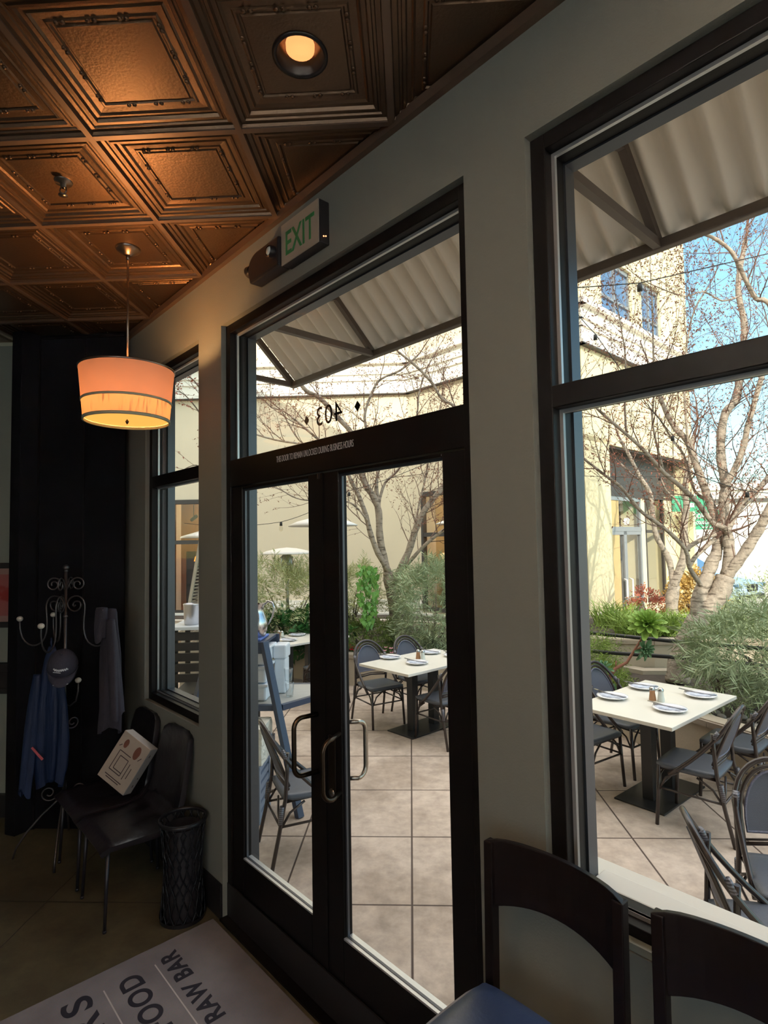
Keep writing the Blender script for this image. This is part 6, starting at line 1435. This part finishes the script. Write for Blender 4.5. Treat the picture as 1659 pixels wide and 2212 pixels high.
# black pipe rails over the raised planter
for lb, pts in (('upper black pipe rail before the raised planter', [(1.3, 7.95, .95), (2.27, 7.06, .95), (2.85, 6.55, .95), (4.2, 5.6, .95)]), ('lower black pipe rail before the raised planter', [(1.3, 7.45, .80), (2.16, 6.72, .80), (2.87, 6.40, .80), (4.2, 5.5, .80)])):
    t = thing('pipe_rail', lb, 'railing', (pts[0][0], pts[0][1], 0)); o0 = Vector((pts[0][0], pts[0][1], 0))
    mb = MB(); mb.tube([Vector(p) - o0 for p in pts], .022, 10); mb.build('rail', 'pipe', parent=t)
    for p in (pts[0], pts[-1]):
        mb = MB(); q_ = Vector(p) - o0; mb.tube([(q_.x, q_.y, .3), tuple(q_)], .018, 8); mb.build('rail_post', 'pipe', parent=t)

# ------------------------------------------------------------------ festoon lights
def festoon(label, pts, sag=.12):
    t = thing('festoon_cable', label, 'string light cable', pts[0]); o0 = Vector(pts[0]); P = []
    for a, b in zip(pts, pts[1:]):
        for k in range(8):
            f = k / 8; p = Vector(a).lerp(Vector(b), f) - o0; p.z -= sag * 4 * f * (1 - f); P.append(p)
    P.append(Vector(pts[-1]) - o0); mb = MB(); mb.tube(P, .004, 6); mb.build('cable', 'cable', parent=t)
def fbulb(x, y, z, lb):
    t = thing('festoon_bulb', lb, 'light bulb', (x, y, z), group='clear bulbs on the patio light strings')
    mb = MB(); mb.tube([(0, 0, .0), (0, 0, -.055)], [.017, .020], 10); mb.build('bulb_socket', 'cable', parent=t)
    mb = MB(); mb.lathe([(.014, -.055), (.027, -.085), (.028, -.105), (.016, -.128), (0, -.134)], 14); mb.build('bulb_globe', 'bulb_clear', parent=t)
    mb = MB(); mb.tube([(-.006, 0, -.06), (-.008, 0, -.10), (0, 0, -.112), (.008, 0, -.10), (.006, 0, -.06)], .0015, 4); mb.build('filament', 'galv', parent=t)
for b in ((-1.815, 8.0, 2.40, 'clear festoon bulb before the wall in the left door leaf'), (-.85, 8.0, 2.80, 'clear festoon bulb among the limbs of the forked tree'), (1.968, 6, 4.22, 'clear festoon bulb nearest the awning at upper left of the big window'), (1.832, 4.5, 4.08, 'large clear festoon bulb high in the big window'), (2.939, 6.5, 3.22, 'clear festoon bulb among the branches under the window mullion'), (3.848, 9, 3.02, 'clear festoon bulb before the shop door canopy'), (3.43, 6, 2.54, 'clear festoon bulb at the right beside the leaning tree')): fbulb(*b)
festoon('festoon cable across the left door leaf', [(-3.2, 8.0, 2.41), (-1.815, 8, 2.40), (-.85, 8, 2.82), (.6, 8, 3.35)], .05)
festoon('festoon cable strung high across the big window', [(1.05, 4.5, 4.06), (1.832, 4.5, 4.09), (3.2, 4.5, 4.36)], .0)
festoon('festoon cable slanting past the bulb near the awning', [(1.6, 6, 4.75), (1.968, 6, 4.23), (2.939, 6.5, 3.23), (3.9, 6.6, 2.6)], .03)
festoon('festoon cable low before the shop door', [(1.9, 9, 3.15), (3.848, 9, 3.03), (5.9, 9, 3.0)], .04)
festoon('festoon cable at the right beside the leaning tree', [(2.6, 6, 2.9), (3.43, 6, 2.55), (4.6, 6, 2.5)], .03)

# ------------------------------------------------------------------ street beyond: sign, car, far walls
t = thing('hanging_shop_sign', 'teal green shop sign with white capitals beyond the trees', 'sign', (8.05, 16.0, 2.53))
mb = MB(); mb.box((-.40, -.02, -.25), (.46, .02, .26)); mb.build('sign_board', 'sign_green', parent=t)
for s_, z_, b_ in ((.19, .05, 'DOVETAIL'), (.105, -.10, 'COLLECTIVE')):
    o = text(b_, s_, 'sign_lettering', 'white_paint', parent=t, ext=.002, bold=.005); o.matrix_local = Matrix(((.72, 0, 0, -.37 if s_ > .15 else -.30), (0, 0, -1, -.025), (0, 1, 0, z_), (0, 0, 0, 1)))
mb = MB(); mb.box((-.15, -.024, -.205), (.25, -.021, -.18)); mb.build('sign_footer', 'white_paint', parent=t)
t = thing('green_fascia', 'green shop fascia on the stucco corner under the branches', 'sign', (6.35, 14.2, 2.92))
mb = MB(); mb.box((-.02, -.02, -.22), (.92, .02, .16)); mb.build('fascia_board', 'sign_green', parent=t)
mb = MB(); mb.box((.30, -.024, -.12), (.50, -.021, -.02)); mb.build('fascia_mark', 'white_paint', parent=t)
def far_building(label, a, b, h, m, win=0):
    t = thing('distant_building', label, 'building', (a[0], a[1], 0)); d = Vector((b[0] - a[0], b[1] - a[1])); L = d.length; an = math.atan2(d.y, d.x)
    t.rotation_euler = (0, 0, an); mb = MB(); mb.box((0, 0, 0), (L, 6, h)); mb.build('outer_wall', m, parent=t)
    mb = MB(); mb.box((-.1, -.15, h - .15), (L + .1, 6.1, h + .15)); mb.build('parapet', 'cream_trim', parent=t)
    mb = MB(); mb.box((-.1, -.12, h - .7), (L + .1, 0, h - .55)); mb.build('band', 'ext_trim', parent=t)
    for k in range(win):
        mb = MB(); x_ = 1.2 + k * 3.4; mb.box((x_, -.03, .9), (x_ + 2.2, .02, 2.6)); w_ = mb.build('window', 'car_glass', parent=t)
        mb = MB(); mb.box((x_ - .06, -.05, .84), (x_ + 2.26, -.03, .9)); mb.box((x_ - .06, -.05, 2.6), (x_ + 2.26, -.03, 2.66)); mb.build('window_frame', 'white_paint', parent=w_)
far_building('pale low building across the sunlit street', (9.0, 27), (25, 25.6), 4.3, 'back_white', 0)
far_building('tall building across the rear street', (16, -17), (-16, -17), 9, 'back_white', 0)  # unseen block, added to stop the sun entering from behind
far_building('distant pale building at the right end of the street', (21, 20.0), (34, 13), 4.0, 'back_white', 3)
# car
t = thing('parked_car', 'pale blue silver car standing on the street behind the leaning tree', 'car', (8.45, 18.9, 0), rz=math.radians(-55))
# local +x is the nose
W2 = .90
sil = [(-2.2, .35), (-2.25, .75), (-2.1, .98), (-1.5, 1.05), (-1.0, 1.40), (-.3, 1.46), (.35, 1.40), (1.0, 1.02), (1.9, .86), (2.25, .66), (2.28, .32), (1.9, .22), (-1.9, .22)]
mb = MB().sh(); n_ = len(sil); secs = [(-W2, .86), (-W2 * .97, .97), (-W2 * .6, 1.), (0, 1.01), (W2 * .6, 1.), (W2 * .97, .97), (W2, .86)]
vs = []
for y_, k_ in secs:
    for x_, z_ in sil:
        inset = .80 if z_ > 1.1 else 1.; vs.append((x_ * (.96 + .04 * k_) - (0 if abs(y_) < .6 else .06 * (1 if x_ > 0 else -1)), y_ * inset, .22 + (z_ - .22) * k_))
fs = []
for i in range(len(secs) - 1):
    for k in range(n_): fs.append((i * n_ + k, i * n_ + (k + 1) % n_, (i + 1) * n_ + (k + 1) % n_, (i + 1) * n_ + k))
fs.append(tuple(range(n_ - 1, -1, -1))); fs.append(tuple((len(secs) - 1) * n_ + k for k in range(n_)))
mb.add(vs, fs); mb.build('car_body', 'car_body', parent=t)
mb = MB(); mb.add([(1.02, -.62, 1.03), (1.02, .62, 1.03), (.38, .56, 1.425), (.38, -.56, 1.425)], [(0, 1, 2, 3)]); mb.build('windscreen', 'car_glass', parent=t)
for sy in (-1, 1):
    mb = MB(); mb.add([(.90, sy * .905, 1.0), (.30, sy * .735, 1.37), (-.9, sy * .735, 1.37), (-1.4, sy * .90, 1.03)], [(0, 1, 2, 3)]); mb.build('side_window', 'car_glass', parent=t)
for x_ in (-1.4, 1.4):
    for sy in (-1, 1):
        mb = MB(); mb.lathe([(.0, -.1), (.20, -.1), (.33, -.10), (.34, -.06), (.34, .06), (.33, .10), (.20, .1), (0, .1)], 24, M4=Matrix.Translation((x_, sy * .80, .34)) @ Matrix.Rotation(PI / 2, 4, 'X')); mb.build('wheel', 'tyre', parent=t)
for sy in (-1, 1):
    mb = MB(); mb.box((2.10, sy * .50, .60), (2.27, sy * .82, .72)); mb.build('headlamp', 'car_glass', parent=t, bevel=.03)
    mb = MB(); mb.box((2.18, sy * .04, .50), (2.31, sy * .26, .70)); mb.build('grille', 'tyre', parent=t, bevel=.02)
mb = MB(); mb.box((2.2, -.7, .28), (2.31, .7, .40)); mb.build('lower_grille', 'tyre', parent=t, bevel=.02)

# ------------------------------------------------------------------ sky, sun and added fill lamps
wd = bpy.data.worlds.new('World'); sc.world = wd; wd.use_nodes = True
n = wd.node_tree.nodes; l = wd.node_tree.links; bg = n['Background']
sky = n.new('ShaderNodeTexSky'); sky.sky_type = 'NISHITA'; sky.sun_disc = False
SUN = Vector((.12, -1., .45)).normalized()
sky.sun_elevation = math.asin(SUN.z); sky.sun_rotation = math.atan2(SUN.x, SUN.y); sky.air_density = 1.0; sky.dust_density = 1.2; sky.ozone_density = 1.5
tn = n.new('ShaderNodeMix'); tn.data_type = 'RGBA'; tn.blend_type = 'MULTIPLY'; tn.inputs['Factor'].default_value = 1; tn.inputs['B'].default_value = (.86, 1.08, .98, 1)
l.new(sky.outputs[0], tn.inputs['A']); l.new(tn.outputs['Result'], bg.inputs['Color']); bg.inputs['Strength'].default_value = SKY
# bright zenith added out of view to light the patio, clear blue lower down
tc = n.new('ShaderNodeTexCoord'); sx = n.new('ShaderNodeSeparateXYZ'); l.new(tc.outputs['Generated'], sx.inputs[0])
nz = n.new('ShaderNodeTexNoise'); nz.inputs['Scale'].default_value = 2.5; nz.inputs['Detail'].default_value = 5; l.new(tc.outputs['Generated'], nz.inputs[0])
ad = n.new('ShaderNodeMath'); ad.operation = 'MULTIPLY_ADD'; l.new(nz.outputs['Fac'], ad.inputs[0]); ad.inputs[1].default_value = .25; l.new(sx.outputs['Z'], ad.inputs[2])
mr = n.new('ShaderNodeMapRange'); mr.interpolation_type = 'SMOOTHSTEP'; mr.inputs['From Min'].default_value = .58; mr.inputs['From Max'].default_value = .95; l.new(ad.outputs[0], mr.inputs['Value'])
bg2 = n.new('ShaderNodeBackground'); bg2.inputs['Color'].default_value = (1, .965, .92, 1); bg2.inputs['Strength'].default_value = ZENITH_FILL
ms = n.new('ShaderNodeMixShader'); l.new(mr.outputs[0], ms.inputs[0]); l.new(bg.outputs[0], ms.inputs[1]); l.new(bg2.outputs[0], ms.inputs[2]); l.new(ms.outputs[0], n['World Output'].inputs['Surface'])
L = bpy.data.lights.new('sun', 'SUN'); L.energy = SUNE; L.angle = math.radians(.35); L.color = (1, .90, .74)
lo = bpy.data.objects.new('sun', L); COL.objects.link(lo); lo.rotation_euler = (-SUN).to_track_quat('-Z', 'Y').to_euler()
# unseen downlights added behind the camera to brighten the room
for k, (i, j) in enumerate(((-4, -3), (4, -7), (-1, -7))):
    recessed(GX + T * (i + .5), GY + T * (j + .5), 'recessed downlight further back in the room', DLE, (1, .93, .84))
# area fill added in the unseen rear window openings
for x0, x1 in ((-2.5, .65), (.95, 4.1)):
    L = bpy.data.lights.new('window_daylight', 'AREA'); L.shape = 'RECTANGLE'; L.size = x1 - x0; L.size_y = 2.4; L.energy = WDE; L.color = (.86, .93, 1.)
    lo = bpy.data.objects.new('window_daylight', L); COL.objects.link(lo); lo.location = ((x0 + x1) / 2, -4.62, 2.05); lo.rotation_euler = (PI / 2, 0, 0)
# camera
cd = bpy.data.cameras.new('camera'); cam = bpy.data.objects.new('camera', cd); COL.objects.link(cam)
cd.sensor_fit = 'VERTICAL'; cd.sensor_height = 36.; cd.lens = 1241.8 / 2212 * 36.; cd.clip_start = .05; cd.clip_end = 300
cp, cr, cy_ = .0514, .0173, .0454
def rot(a, ax): return Matrix.Rotation(a, 3, ax)
R3 = rot(cy_, 'Z') @ rot(cp, 'X') @ rot(cr, 'Y')
right = R3 @ Vector((1, 0, 0)); fwd = R3 @ Vector((0, 1, 0)); up = R3 @ Vector((0, 0, 1))
cam.matrix_world = Matrix(((right.x, up.x, -fwd.x, 0), (right.y, up.y, -fwd.y, 0), (right.z, up.z, -fwd.z, 2.10), (0, 0, 0, 1)))
sc.camera = cam
sc.view_settings.view_transform = 'Standard'; sc.view_settings.look = 'None'; sc.view_settings.gamma = 1; sc.view_settings.use_curve_mapping = False
sc.view_settings.exposure = EXPO
sc.render.engine = 'CYCLES'
sc.cycles.max_bounces = 8; sc.cycles.diffuse_bounces = 5; sc.cycles.glossy_bounces = 4; sc.cycles.transparent_max_bounces = 24; sc.cycles.sample_clamp_indirect = 6.
sc.cycles.use_denoising = True
